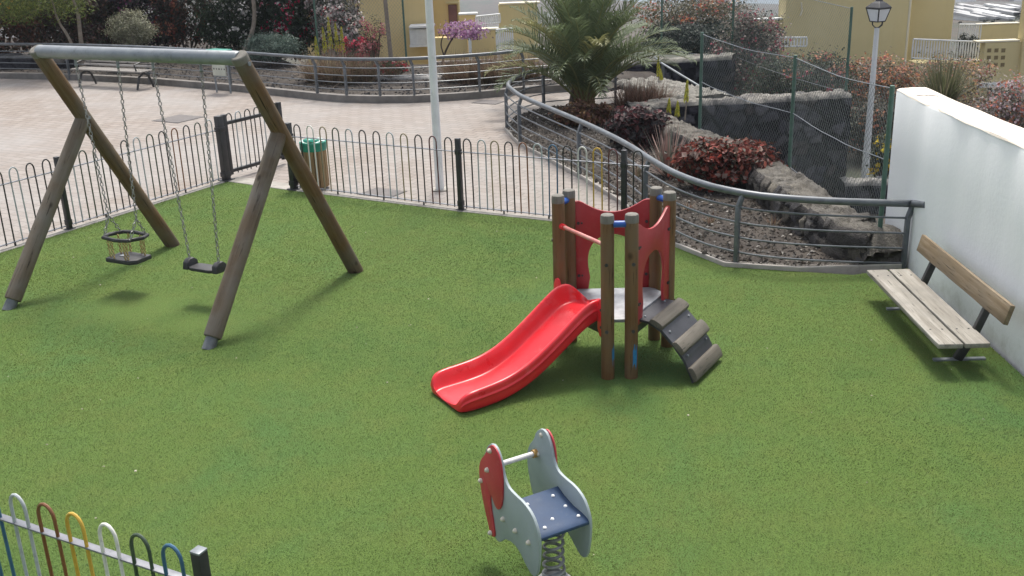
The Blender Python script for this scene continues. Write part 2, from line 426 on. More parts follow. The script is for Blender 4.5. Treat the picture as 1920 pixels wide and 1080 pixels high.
# ================================================================== SETTING: ground
def structure(o): o['kind'] = 'structure'; return o
def poly_sheet(name, pts, z, mat):
    mb = MB(); mb.add([(p[0], p[1], z) for p in pts], [tuple(range(len(pts)))])
    return structure(mk(name, mb, mat, smooth=False))
def strip(name, pts, w, z0, h, mat, off=0.0):
    P = [Vector((p[0], p[1], 0)) for p in pts]; V = []; Fs = []
    for i, p in enumerate(P):
        a = P[max(i-1, 0)]; b_ = P[min(i+1, len(P)-1)]; t_ = (b_-a).normalized(); n_ = Vector((-t_.y, t_.x, 0))
        l = p+n_*(off+w/2); r = p+n_*(off-w/2)
        V += [(l.x, l.y, z0), (l.x, l.y, z0+h), (r.x, r.y, z0+h), (r.x, r.y, z0)]
    for i in range(len(P)-1):
        o = i*4
        Fs += [(o, o+4, o+5, o+1), (o+1, o+5, o+6, o+2), (o+2, o+6, o+7, o+3)]
    Fs += [(0, 1, 2, 3), (len(P)*4-1, len(P)*4-2, len(P)*4-3, len(P)*4-4)]
    return structure(mk(name, MB().add(V, Fs), mat, smooth=False, bevel=.012))

gate1, hingeP, postA, postC, postD = G(425, 339), G(552, 356), G(131, 431), G(865, 395), G(1170, 427)
ldir = (postA-gate1).normalized(); rdir = (postC-hingeP).normalized()
fenceL_end = gate1+ldir*8.7
wall_x0 = 4.17
kerb_px = [(1170, 385), (1215, 425), (1268, 463), (1360, 500), (1500, 510), (1600, 516), (1700, 502)]
near_rail_px = [(1154, 199), (1021, 205), (968, 222), (947, 243), (960, 258), (975, 272), (1030, 302), (1095, 337), (1170, 385), (1215, 425), (1268, 463), (1360, 500), (1500, 509), (1693, 503)]
NR = [G(*p) for p in near_rail_px]
far_px = [(0, 147), (60, 148), (143, 150), (220, 154), (290, 158), (370, 165), (444, 171), (520, 179), (592, 187), (643, 191.5), (706, 193), (771, 192.5), (830, 189.5), (895, 185), (945, 180), (985, 175), (1065, 171), (1140, 173)]
FR = [G(*p) for p in far_px]
_d = (FR[0]-FR[2]).normalized()
FR = [FR[0]+_d*14, FR[0]+_d*7, FR[0]+_d*3]+FR

# plaza
pl = [(p.x, p.y) for p in FR]+[(3.2, 23.6), (2.25, 20.75)]+[(p.x, p.y) for p in NR[1:9]]+[(postD.x, postD.y-.02)]
pl += [(p.x, p.y) for p in (postC, hingeP, gate1, postA, fenceL_end)]+[(-24, 4), (-32, 20)]
poly_sheet('plaza_paving', pl, 0.0, M_pave)
# turf
kerbpts = [G(*p) for p in kerb_px]
ins = Vector((-.57, -.82, 0))*.03
tf = [fenceL_end, postA, gate1, hingeP, postC, postD]+kerbpts[0:]+[Vector((4.10, 9, 0)), Vector((4.06, 6.6, 0)), Vector((4.0, 1, 0)), Vector((-8, 1, 0))]
turf_poly = [(p.x, p.y) for p in tf]
poly_sheet('turf_carpet', turf_poly, .004, M_turf)
strip('fence_kerb', [fenceL_end, gate1], .13, -.02, .035, M_conc, 0)
strip('fence_kerb', [hingeP, postC, postD], .13, -.02, .035, M_conc, 0)
strip('gate_threshold', [gate1-ldir*.02, hingeP], .30, -.02, .034, M_conc, .08)
strip('bed_kerb', [p for p in NR[1:]], .10, -.05, .105, M_kerb, .03)
strip('far_kerb', FR, .16, -.05, .20, M_concdark, .05)

# bed soil beside the near rail and beyond the far rail
near_wall_px = [(1690, 470), (1600, 425), (1520, 375), (1440, 320), (1380, 285), (1320, 262), (1250, 235), (1195, 209)]
NW = [G(x, y, .35) for x, y in near_wall_px]
bed = [(p.x, p.y) for p in NR[1:]]+[(4.15, 10.26), (4.15, 10.6)]+[(p.x, p.y) for p in NW[1:]]+[(2.25, 20.7)]
poly_sheet('bed_soil', bed, .055, M_soil)
fb = [(p.x, p.y+.05) for p in FR]+[(3.6, 24.2), (3.2, 27.2), (-5.5, 28.2), (-8, 34), (-12, 38), (-40, 46), (-44, 34)]
poly_sheet('far_bed_soil', fb, .06, M_soil)

# terrain with the sunken terrace on the right, falling away to the valley
def prof(y):
    return float(np.interp(y, [-50, 30, 33.5, 38, 60, 150, 300, 500, 700, 900, 1000, 1300], [-.07, -.07, -.3, -3.4, -4.5, -13, -29, -46, -62, -75, -82, -95]))
def terr(x, y):
    z = prof(y+max(0, min(5.5, (x+8)*1.8)) if 26 < y < 60 else y)
    nwx = float(np.interp(y, [p.y for p in NW], [p.x for p in NW])) if y < NW[-1].y else 2.6
    lim = max(nwx, 4.2) if y < 11.2 else nwx
    if x > lim and y > 10.4: z = min(z, -1.9)
    if x > 4.4: z = min(z, -1.9)
    z += (.6*math.sin(y*.031+x*.02)+.5*math.sin(x*.027))*min(1, max(0, (y-60)/200))*4
    return z
ys = list(np.arange(-20, 44, .5))+list(np.arange(44, 120, 4))+list(np.arange(120, 1320, 25)); xs = list(np.arange(-700, -40, 30))+list(np.arange(-40, 30, .7))+list(np.arange(30, 900, 30))
V = [(x, y, terr(x, y)) for y in ys for x in xs]; nx = len(xs)
Fs = [(j*nx+i, j*nx+i+1, (j+1)*nx+i+1, (j+1)*nx+i) for j in range(len(ys)-1) for i in range(nx-1)]
structure(mk('terrain', MB().add(V, Fs), M_terr))
m, t, b = newmat('sea_water'); b.inputs['Base Color'].default_value = (.03, .07, .10, 1); b.inputs['Roughness'].default_value = .5
bump(t, b, noise(t, coords(t), .05, 4), .3, 1.0)
structure(mk('sea', MB().add([(-9000, 940, -79), (9000, 940, -79), (9000, 14000, -79), (-9000, 14000, -79)], [(0, 1, 2, 3)]), m, smooth=False))

# distant ridge that ends at the sea
V = []; rxs = np.linspace(-500, 700, 60); rys = np.linspace(720, 930, 14)
for y in rys:
    for x in rxs:
        k_ = math.sin(math.pi*(y-720)/210)
        V.append((x, y, prof(y)-1+k_*(max(4., 17-.054*x)+1.6*math.sin(x*.013+1)+1.0*math.sin(x*.041)+.6*math.sin(x*.1))))
Fs = [(j*60+i, j*60+i+1, (j+1)*60+i+1, (j+1)*60+i) for j in range(13) for i in range(59)]
structure(mk('distant_hill', MB().add(V, Fs), M_terr))

# ------------------------------------------------------------------ grass blades on the carpet (near part, uncountable)
def inside(px, py, poly):
    r = np.zeros(len(px), bool); n = len(poly); j = n-1
    for i in range(n):
        xi, yi = poly[i]; xj, yj = poly[j]
        c = ((yi > py) != (yj > py)) & (px < (xj-xi)*(py-yi)/(yj-yi+1e-12)+xi); r ^= c; j = i
    return r
def vnoise(x, y, s, seed=0):
    r = np.random.default_rng(seed); T = r.random((64, 64))
    u = x*s; v = y*s; iu = np.floor(u).astype(int); iv = np.floor(v).astype(int); fu = u-iu; fv = v-iv
    fu = fu*fu*(3-2*fu); fv = fv*fv*(3-2*fv)
    g = lambda a, b_: T[a % 64, b_ % 64]
    return (g(iu, iv)*(1-fu)+g(iu+1, iv)*fu)*(1-fv)+(g(iu, iv+1)*(1-fu)+g(iu+1, iv+1)*fu)*fv
WORN = [(-3.75, 9.9, .75), (-2.85, 9.4, .7)]
def turf_blades(n):
    y = 4.0+(rng.random(n)**1.5)*11.5; x = rng.uniform(-9, 4.15, n)
    ok = inside(x, y, turf_poly) & (np.abs(x) < y*.56+.6); x = x[ok]; y = y[ok]; n = len(x)
    h = rng.uniform(.006, .0125, n); w = rng.uniform(.0014, .0030, n)*(.7+y*.07)
    a = rng.uniform(0, 6.283, n); la = rng.uniform(0, 6.283, n)*.5+3.6+vnoise(x, y, .8, 3)*3; ln = rng.uniform(.3, 1.3, n)*h
    bx, by = np.cos(a)*w, np.sin(a)*w; tx = np.cos(la)*ln; ty = np.sin(la)*ln
    V = np.empty((n, 3, 3), np.float32)
    V[:, 0] = np.stack([x-bx, y-by, np.full(n, .003)], 1); V[:, 1] = np.stack([x+bx, y+by, np.full(n, .003)], 1)
    V[:, 2] = np.stack([x+tx, y+ty, h+.003], 1)
    base = np.array([.122, .182, .052]); oliv = np.array([.150, .186, .056]); dk = np.array([.092, .165, .055])
    f1 = np.clip((vnoise(x, y, .55, 1)*.6+vnoise(x, y, 1.7, 2)*.4-.4)*3.2, 0, 1)[:, None]; f2 = np.clip((vnoise(x+9, y, .45, 5)-.45)*3, 0, 1)[:, None]
    c = base*(1-f1)+oliv*f1; c = c*(1-f2*.7)+dk*f2*.7
    wear = np.zeros(n)
    for wx, wy, wr_ in WORN: wear = np.maximum(wear, np.exp(-(((x-wx)/wr_)**2+((y-wy)/(wr_*.7))**2)*1.2))
    wear = (wear*(.5+.8*vnoise(x, y, 3.1, 8)))[:, None]; wear = np.clip(wear, 0, 1)
    c = c*(1-wear*.40)+np.array([.125, .135, .048])*wear*.40; V[:, 2, 2] *= (1-.5*wear[:, 0])
    c = c*(.80+.40*(.6*vnoise(x, y, .28, 11)+.4*vnoise(x, y, .9, 12)))[:, None]
    c = c*rng.uniform(.92, 1.10, (n, 1))
    o = big_mesh('grass', V.reshape(-1, 3), np.arange(n*3), 3, M_pile, colors=c)
    o['kind'] = 'stuff'; o['label'] = 'short green artificial grass pile of the playground'
turf_blades(1050000)

# pale specks on the turf, uncountable
n = 90; V = []; Fs = []; mb = MB()
for _ in range(n):
    x = random.uniform(-6, 4); y = random.uniform(4.6, 13)
    if not inside(np.array([x]), np.array([y]), turf_poly)[0]: continue
    s_ = random.uniform(.006, .016); a = random.uniform(0, 6.3)
    mb.box((x, y, .026), (s_, s_*random.uniform(.5, 1), .005), Matrix.Rotation(a, 3, 'Z') @ Matrix.Rotation(random.uniform(-.5, .5), 3, 'X'))
o = mk('litter', mb, worn('dry_petal', (.30, .27, .19), (.48, .45, .37), .8, 40), smooth=False); o['kind'] = 'stuff'; o['label'] = 'pale specks of dry leaf scattered over the turf'

# gravel stones on the beds
def gravel(name, poly, n, smin, smax, z, seed, cols):
    r = np.random.default_rng(seed); P = np.array(poly); lo = P.min(0); hi = P.max(0)
    x = r.uniform(lo[0], hi[0], n); y = r.uniform(lo[1], hi[1], n); ok = inside(x, y, poly); x = x[ok]; y = y[ok]; n = len(x)
    s = r.uniform(smin, smax, n)*r.uniform(.5, 1, n)
    U6 = np.array([(1, 0, 0), (-1, 0, 0), (0, 1, 0), (0, -1, 0), (0, 0, .8), (0, 0, -.5)], np.float32)
    V = U6[None]*s[:, None, None]*r.uniform(.6, 1.3, (n, 6, 1)); V += r.normal(0, .18, V.shape)*s[:, None, None]
    a = r.uniform(0, 6.28, n); ca, sa = np.cos(a)[:, None], np.sin(a)[:, None]
    V = np.stack([V[..., 0]*ca-V[..., 1]*sa+x[:, None], V[..., 0]*sa+V[..., 1]*ca+y[:, None], V[..., 2]+z+s[:, None]*.3], -1)
    F8 = np.array([(0, 2, 4), (2, 1, 4), (1, 3, 4), (3, 0, 4), (2, 0, 5), (1, 2, 5), (3, 1, 5), (0, 3, 5)])
    Fc = (F8[None]+np.arange(n)[:, None, None]*6).reshape(-1, 3)
    cc = np.array(cols)[r.integers(0, len(cols), n)]*r.uniform(.6, 1.3, (n, 1))
    o = big_mesh(name, V.reshape(-1, 3), Fc, 3, M_stone, colors=np.repeat(cc, 8, 0)); o['kind'] = 'stuff'; return o
GC = [(.075, .067, .06), (.11, .097, .083), (.055, .05, .046), (.15, .135, .118), (.09, .074, .058)]
o = gravel('gravel', bed, 17000, .010, .034, .055, 3, GC+GC+[(.34, .32, .29)]); o['label'] = 'brown and grey gravel of the planting bed inside the railing'
fbn = [(p.x, p.y+.15) for p in FR[3:]]+[(3.4, 26.5), (-2, 27), (-8, 31), (-16, 33)]
o = gravel('gravel', fbn, 9000, .02, .05, .06, 4, [(.055, .053, .054), (.085, .08, .08), (.04, .038, .04), (.14, .135, .13)]); o['label'] = 'dark grey gravel of the bed behind the far railing'

# ================================================================== WALLS
def worley(u, v, seed):
    r = np.random.default_rng(seed); J = r.random((97, 97, 2)); iu = np.floor(u).astype(int); iv = np.floor(v).astype(int)
    f1 = np.full(u.shape, 9.); f2 = np.full(u.shape, 9.); cid = np.zeros(u.shape, int)
    for a in (-1, 0, 1):
        for b_ in (-1, 0, 1):
            cu = iu+a; cv = iv+b_; j = J[cu % 97, cv % 97]
            d = np.hypot(cu+j[..., 0]-u, (cv+j[..., 1]-v)); idd = (cu % 97)*97+(cv % 97)
            n1 = d < f1; f2 = np.where(n1, f1, np.minimum(f2, d)); cid = np.where(n1, idd, cid); f1 = np.where(n1, d, f1)
    return f1, f2, cid
def stone_wall(name, path, thick, bottom, label, cat, stone=.3, cols=None, topcol=None, seed=1, rough=.07, step=.045, facecap=None):
    """rubble wall: profile swept along path (top centre line), both faces and top bossed stone by stone"""
    P = [np.array(p, float) for p in path]; L = [0]
    for a, b_ in zip(P[:-1], P[1:]): L.append(L[-1]+np.hypot(*(b_-a)[:2]))
    ns = max(4, int(L[-1]/step)); s = np.linspace(0, L[-1], ns)
    X = np.interp(s, L, [p[0] for p in P]); Y = np.interp(s, L, [p[1] for p in P]); Z = np.interp(s, L, [p[2] for p in P])
    tx = np.gradient(X); ty = np.gradient(Y); q = np.hypot(tx, ty); nxx, nyy = -ty/q, tx/q
    hmax = max(Z)-bottom; prof_ = []
    nf = max(4, int(hmax/step)); ntp = max(4, int(thick/step))
    for k in range(nf): prof_.append((-.5, 1-k/nf, 0))           # left face bottom -> top: (side, depth fraction, kind)
    prof_ = [( .5*thick, 1-k/nf, 0, 1) for k in range(nf)]+[(thick*(.5-k/ntp), 0, 1, 0) for k in range(ntp+1)]+[(-.5*thick, k/nf, 0, -1) for k in range(1, nf+1)]
    m_ = len(prof_); off = np.array([p[0] for p in prof_]); dep = np.array([p[1] for p in prof_]); top = np.array([p[2] for p in prof_]); sgn = np.array([p[3] for p in prof_])
    arc = np.cumsum(np.concatenate([[0], np.hypot(np.diff(off), np.diff(dep)*hmax)]))
    UU, VV = np.meshgrid(s/stone, arc/(stone*.75), indexing='ij')
    UU = UU+.35*(vnoise(UU, VV, .9, seed+5)-.5); VV = VV+.35*(vnoise(UU, VV, .9, seed+6)-.5)
    f1, f2, cid = worley(UU, VV, seed); rr = np.random.default_rng(seed+1).random((97*97, 2))
    edge = np.clip((f2-f1)/.28, 0, 1); h = rough*(np.clip(edge*2.2, 0, 1)**.5)*(.35+1.1*rr[cid, 0])+.022*(vnoise(UU, VV, 5, seed+2)-.5)+.016*(vnoise(UU, VV, 13, seed+3)-.5)
    hz = (Z[:, None]-bottom)
    zz = Z[:, None]-dep[None]*hz; oo = np.broadcast_to(off[None], zz.shape).copy()
    topm = top[None] > 0
    zz = zz+np.where(topm, h*1.0, 0); oo = oo+np.where(topm, 0, h*sgn[None])
    px = X[:, None]+nxx[:, None]*oo; py = Y[:, None]+nyy[:, None]*oo
    V = np.stack([px, py, zz], -1).reshape(-1, 3)
    ii, kk = np.meshgrid(np.arange(ns-1), np.arange(m_-1), indexing='ij')
    Fc = np.stack([ii*m_+kk, (ii+1)*m_+kk, (ii+1)*m_+kk+1, ii*m_+kk+1], -1).reshape(-1, 4)
    cols = np.array(cols); cc = cols[(rr[cid, 1]*len(cols)).astype(int)]*(.6+.8*rr[cid, 0])[..., None]
    mort = np.array(topcol if topcol is not None else cols[0]*.6)
    w = (1-edge)[..., None]*.8
    tw = np.broadcast_to(topm[..., None], w.shape)
    tmix = np.clip(.35+.9*(vnoise(UU, VV, 1.3, seed+9))[..., None], 0, 1)
    cc = np.where(tw, cc*(1-tmix)+mort*tmix, cc*(1-w*.9)+cols[0]*.30*w*.9)
    Cf = cc[:-1, :-1].reshape(-1, 3)
    kc = np.arange(m_//2-1); caps = []
    for i, fl in ((0, 0), (ns-1, 1)):
        q = np.stack([i*m_+kc, i*m_+kc+1, i*m_+m_-2-kc, i*m_+m_-1-kc], -1); caps.append(q if fl else q[:, ::-1]); Cf = np.concatenate([Cf, cc[i, kc]*1.3])
    Fc = np.concatenate([Fc]+caps)
    b0 = (float(X.mean()), float(Y.mean()), bottom)
    o = big_mesh(name, V, Fc, 4, M_stone, colors=Cf, smooth=True, loc=b0)
    tag(o, label, cat); return o
LAVA = [(.028, .028, .036), (.040, .038, .050), (.018, .018, .025), (.085, .082, .094), (.06, .05, .052), (.034, .034, .044), (.07, .068, .082)]
TAN = [(.075, .07, .068), (.12, .11, .098), (.055, .053, .055), (.16, .145, .12), (.09, .085, .082)]
stone_wall('rubble_wall', [(3.96, 10.30, .10), (3.93, 10.5, .30)]+[(p.x, p.y, .36) for p in NW[1:]], .46, -1.9, 'low rubble wall with mortared pale top edging the bed along the mesh fence', 'wall', .22, TAN, (.17, .158, .138), 4, .06, .026)
FW = [G(x, y, .3) for x, y in ((1180, 201), (1310, 192), (1450, 187), (1592, 177))]
stone_wall('lava_stone_wall', [(p.x, p.y+.2, .28) for p in FW], .4, -1.95, 'broad dark lava stone wall with pale mortar top behind the mesh fence', 'wall', .27, LAVA, (.27, .255, .23), 9, .06, .03)
A_, B_ = D(1150, 119, 25.6), D(1376, 106, 24.5)
stone_wall('lava_stone_wall', [(A_.x, A_.y, A_.z), (B_.x, B_.y, B_.z)], .4, -2.0, 'farther short lava stone wall beside the stair handrail', 'wall', .28, LAVA, (.26, .25, .22), 15, .06)
A_, B_ = G(1578, 341, -1.3), G(1700, 336, -1.3)
stone_wall('lava_stone_wall', [tuple(A_), tuple(B_)], .32, -2.0, 'small low lava wall in the sunken terrace near the lamp post foot', 'wall', .3, LAVA, (.30, .29, .27), 21, .05)
A_, B_ = D(1225, 172, 23.2), D(1330, 196, 20.6)
stone_wall('rubble_wall', [(D(1195, 167, 23.5).x, 23.3, .10), (G(1330, 190, .2).x, 20.0, .2)], 1.0, -1.9, 'pale stony wall crest sloping down between the two lava walls', 'wall', .13, [(.17, .16, .145), (.10, .095, .09), (.25, .24, .215)], (.27, .26, .235), 23, .06, .03)
A_, B_ = D(-60, 106, 30.5), D(175, 104, 30.0)
stone_wall('lava_stone_wall', [(A_.x, A_.y, A_.z), (B_.x, B_.y, B_.z)], .4, 0.0, 'low dark stone border wall behind the railing left of the iron bench', 'wall', .5, LAVA+[(.2, .19, .18)], (.12, .12, .12), 33, .06)
A_, B_ = D(690, 146, 25.4), D(830, 146, 25.2)
stone_wall('lava_stone_wall', [(A_.x, A_.y, A_.z), (B_.x, B_.y, B_.z)], .35, 0.0, 'short dark stone edging at the back of the gravel bed', 'wall', .3, LAVA+[(.3, .29, .28)], (.4, .39, .37), 35, .06)

# white plaster wall
wp = Thing('garden_wall', 'white plastered garden wall with cream top on the right behind the bench', 'wall', (4.17, 7, 0))
def wall_xy(y): return wall_x0+(y-10.31)*.021
V = []; Fs = []; ny = 90
ysw = np.linspace(1.0, 11.06, ny)
for i, y in enumerate(ysw):
    x = wall_xy(y); wv = .010*math.sin(y*2.3)+.006*math.sin(y*6.1+1)+.004*math.sin(y*13)
    th = .34
    top = 1.745+.005*math.sin(y*1.7+.4)+.003*math.sin(y*5.3)
    zsec = [(-.4, 0), (.4, wv*.5), (1.1, wv), (top-.03, wv*.8)]
    sec = [(x+d_, z_) for z_, d_ in zsec]+[(x+.012+wv*.5, top-.006)]+[(x+th-.012, top-.006), (x+th, top-.03), (x+th, -2.2)]
    V += [(a, y, c_) for a, c_ in sec]
k = 8
for i in range(ny-1):
    for j in range(k-1): Fs.append((i*k+j, i*k+j+1, (i+1)*k+j+1, (i+1)*k+j))
Fs.append(tuple(range((ny-1)*k, ny*k)))
mk('wall_body', MB().add(V, Fs), M_wall, wp, smooth=True)
V = []; Fs = []
for i, y in enumerate(ysw):
    x = wall_xy(y); top = 1.745+.005*math.sin(y*1.7+.4)+.003*math.sin(y*5.3)
    e1 = .004*math.sin(y*4.1+.7)+.004*math.sin(y*9.3); yy = y+(.004 if i == ny-1 else 0)
    sec = [(x-.002, top-.018+e1), (x+.006, top-.004), (x+.03, top+.006), (x+.17, top+.012), (x+.31, top+.006), (x+.337, top-.004), (x+.345, top-.05)]
    V += [(a, yy, c_) for a, c_ in sec]
k = 7
for i in range(ny-1):
    for j in range(k-1): Fs.append((i*k+j, i*k+j+1, (i+1)*k+j+1, (i+1)*k+j))
Fs.append(tuple(range((ny-1)*k, ny*k)))
mk('coping', MB().add(V, Fs), M_coping, wp)
mb = MB(); y0 = 10.55; x = wall_xy(y0)
mb.tube([(x+.03, y0+.02, 1.762), (x+.08, y0-.06, 1.764), (x+.13, y0-.03, 1.766), (x+.2, y0-.12, 1.767)], .0045, 5)
mk('crack', mb, M_concdark, wp)

# ================================================================== RAILINGS
def resample(P, n):
    P = [Vector(p) for p in P]; L = [0]
    for a, b_ in zip(P[:-1], P[1:]): L.append(L[-1]+(b_-a).length)
    out = []
    for s_ in np.linspace(0, L[-1], n):
        i = min(max(np.searchsorted(L, s_)-1, 0), len(P)-2); f = (s_-L[i])/max(L[i+1]-L[i], 1e-9); out.append(P[i].lerp(P[i+1], f))
    return out
def railing(label, pts, posts, group, zs, top=.9, rad=.035, lean=(0, 0, 0), wallend=None):
    base = sum(pts, Vector())/len(pts); T = Thing('steel_railing', label, 'railing', (base.x, base.y, 0), group)
    sm = smooth_poly([tuple(p) for p in pts], 2, False); sm = [Vector(p) for p in sm]; lv = Vector(lean)
    dz = lambda p: Vector((0, 0, -.115*min(1, max(0, (p.x-2.3)/1.8)) if wallend is not None else 0))
    hp = [p+lv+dz(p)+Vector((0, 0, top)) for p in sm]
    if wallend is not None: hp.append(Vector(wallend))
    mk('handrail', MB().tube(hp, rad, 12), M_rail, T)
    for z in zs: mk('bar', MB().tube([p+dz(p)+Vector((0, 0, z)) for p in sm], .0115, 7), M_rail, T)
    for p in posts:
        i = min(range(len(sm)), key=lambda k_: (sm[k_]-p).length); a = sm[max(i-1, 0)]; c_ = sm[min(i+1, len(sm)-1)]
        t_ = (c_-a).normalized(); n_ = Vector((-t_.y, t_.x, 0)); p = sm[i]; q_ = dz(p); top_ = top+q_.z
        M = Matrix((t_, n_, Vector((0, 0, 1)))).transposed()
        mb = MB(); mb.box(p+Vector((0, 0, (top_-.14)/2)), (.045, .06, top_-.14), M)
        mb.beam(p+Vector((0, 0, top_-.15)), p+lv+Vector((0, 0, top_-.01)), .045, .05)
        mk('post', mb, M_rail, T, bevel=.006)
    return T
far_posts = [G(*p) for p in [(143, 150), (290, 158), (444, 171), (592, 187), (643, 191.5), (706, 193), (771, 192.5), (895, 185), (985, 175), (1065, 171)]]+[FR[0]+Vector((.3, 0, 0)), FR[1], FR[2]]
railing('long curved grey steel railing along the far edge of the plaza', FR, far_posts, None, [.13, .27, .42, .57, .73], .925, .036, (-.05, -.05, 0))
near_posts = [G(*p) for p in [(1154, 199), (1021, 205), (947, 243), (975, 272), (1095, 337), (1203, 415), (1360, 500), (1693, 503)]]
railing('grey steel railing curving around the planting bed to the white wall', NR, near_posts, None, [.17, .335, .50, .665], .81, .038, (.05, .02, 0), tuple(ray(1737, 384)*(wall_xy(10.2)/ray(1737, 384).x)+Vector((0, 0, CAM_H))))
# stair handrail beyond the bed
T = Thing('stair_handrail', 'thin sloping stair handrail in front of the farther lava wall', 'handrail', D(1300, 160, 22.5))
a = D(1243, 120, 23.2); b_ = D(1352, 186, 21.2)
mk('handrail', MB().tube([D(1228, 108, 23.6), a, b_], [.022, .022, .022], 8), M_galv, T)
mb = MB(); mb.tube([a, a-Vector((0, 0, 1.5))], .03, 8); mk('post', mb, M_rail, T)

# ================================================================== BOW-TOP FENCES
ZT, ZR, ZB = .965, .79, .065
_bow = {}
def bow_mesh(c, w=.112, r=.0092):
    if c in _bow: return _bow[c]
    P = [(-w/2, 0, .045), (-w/2, 0, .3), (-w/2, 0, ZT-w/2-.02)]
    for k_ in range(1, 8):
        a = math.pi*k_/8; P.append((-w/2*math.cos(a), 0, ZT-w/2-.02+(w/2+.02)*math.sin(a)))
    P += [(w/2, 0, ZT-w/2-.02), (w/2, 0, .3), (w/2, 0, .045)]
    me = me_from(MB().tube(P, r, 8), 'bow', Vector((0, 0, 0))); fin(me, M_bow[c], True); _bow[c] = me; return me
def add_bow(T, p, d, c):
    o = bpy.data.objects.new('bow', bow_mesh(c)); COL.objects.link(o); o.parent = T.o
    o.matrix_local = Matrix.Translation(p-T.base) @ Matrix.Rotation(math.atan2(d.y, d.x)+random.uniform(-.03, .03), 4, 'Z') @ Matrix.Rotation(random.uniform(-.008, .008), 4, 'Y')
    return o
def fence_run(T, p, q, cols, skip=0):
    d = (q-p); L = d.length; d.normalize(); n_ = len(cols)
    up = Vector((0, 0, 1))
    mk('rail', MB().beam(p+up*ZR, q+up*ZR, .036, .010), M_frail, T, bevel=.002)
    mk('rail', MB().beam(p+up*ZB, q+up*ZB, .036, .010), M_frail, T, bevel=.002)
    for k_ in (.27, .56, .8): mk('rail_foot', MB().box(p+d*L*k_+up*.035, (.02, .02, .06)), M_black, T)
    for k_, c in enumerate(cols): add_bow(T, p+d*(L*(k_+.5)/n_), d, c)
def fence_post(T, p, d, w=.06, h=ZT, name='post', base=True):
    M = Matrix.Rotation(math.atan2(d.y, d.x), 3, 'Z'); mb = MB(); mb.box(p+Vector((0, 0, h/2)), (w, w, h), M)
    if base: mb.box(p+Vector((0, 0, .018)), (w*2.0, w*1.7, .012), M)
    mb.box(p+Vector((0, 0, ZR)), (w*1.25, w*1.15, .07), M); mb.box(p+Vector((0, 0, ZB+.04)), (w*1.25, w*1.15, .07), M)
    o = mk(name, mb, M_black, T, bevel=.004); return o
T = Thing('bow_top_fence', 'bow top metal fence running left from the gate behind the swings', 'fence', (postA.x, postA.y, 0))
pl_ = 2.86; q0 = gate1+ldir*.1
fence_run(T, q0, postA-ldir*.05, 'gdknkdgkkddg')
fence_run(T, postA+ldir*.05, postA+ldir*(pl_-.05), 'kkgkkntkkbgk'); fence_run(T, postA+ldir*(pl_+.05), postA+ldir*(2*pl_-.05), 'knykgdbkknyk')
for k_ in (0, 1, 2): fence_post(T, postA+ldir*(pl_*k_), ldir)
fence_post(T, gate1, ldir, .10, .99, 'gate_post')
T = Thing('bow_top_fence', 'bow top metal fence between gate and planting bed with a few coloured bows', 'fence', (postC.x, postC.y, 0))
fence_post(T, hingeP, rdir, .085, .98, 'gate_post')
fence_run(T, hingeP+rdir*.06, postC-rdir*.04, 'kwtdgkkgtkrk'); fence_post(T, postC, rdir)
d2 = (postD-postC).normalized()
fence_run(T, postC+d2*.04, postD-d2*.04, 'kgtkngbkwyr')
fence_post(T, postD, d2); fence_run(T, postD+d2*.04, postD+d2*.32, 'k')
# gate leaf standing open
ge = G(534, 307); gd = (ge-gate1).normalized(); g0 = gate1+gd*.10; up = Vector((0, 0, 1))
T = Thing('playground_gate', 'black bow top gate standing open between its two posts', 'gate', (gate1.x, gate1.y, 0))
mb = MB(); mb.beam(g0+up*.86, ge+up*.86, .05, .05); mb.beam(g0+up*.13, ge+up*.13, .05, .05)
mk('frame', mb, M_black, T, bevel=.004)
for p, h in ((g0, .97), (ge, .97)):
    M = Matrix.Rotation(math.atan2(gd.y, gd.x), 3, 'Z'); mk('stile', MB().box(p+up*(h/2+.05), (.07, .06, h-.05), M), M_black, T, bevel=.004)
for k_, c in enumerate('kgkkgk'): add_bow(T, g0+gd*((ge-g0).length*(k_+.5)/6)+up*.03, gd, c)
# near coloured fence, lower left corner
nb = [(28, 928, 'g'), (84, 945, 'n'), (137, 964, 'y'), (195, 983, 'w'), (256, 1003, 'd'), (320, 1023, 'b')]
Q = [G(x, y, ZT) for x, y, _ in nb]; nd = (Q[-1]-Q[0]).normalized(); sp_ = (Q[-1]-Q[0]).length/5
pe = G(372, 1031, ZT+.01); pe = Vector((pe.x, pe.y, 0))
T = Thing('bow_top_fence', 'nearest bow top fence with grey brown yellow white green and blue bows', 'fence', pe)
q0 = Vector((Q[0].x, Q[0].y, 0))
for k_, (x, y, c) in enumerate(nb): add_bow(T, q0+nd*sp_*k_, nd, c)
for k_, c in ((1, 'b'), (2, 'k'), (3, 'y'), (4, 'n')): add_bow(T, q0-nd*sp_*k_, nd, c)
a = q0-nd*sp_*4.5
mk('rail', MB().beam(a+up*ZR, pe-nd*.03+up*ZR, .042, .010), M_frail, T, bevel=.002); mk('rail', MB().beam(a+up*ZB, pe-nd*.03+up*ZB, .042, .010), M_frail, T, bevel=.002)
M = Matrix.Rotation(math.atan2(nd.y, nd.x), 3, 'Z')
po = mk('post', MB().box(pe+up*(ZT/2), (.055, .055, ZT), M), M_black, T, bevel=.003)
mk('post_cap', MB().box(pe+up*(ZT+.006), (.057, .057, .012), M), M_galv, T, bevel=.003, sub=po)

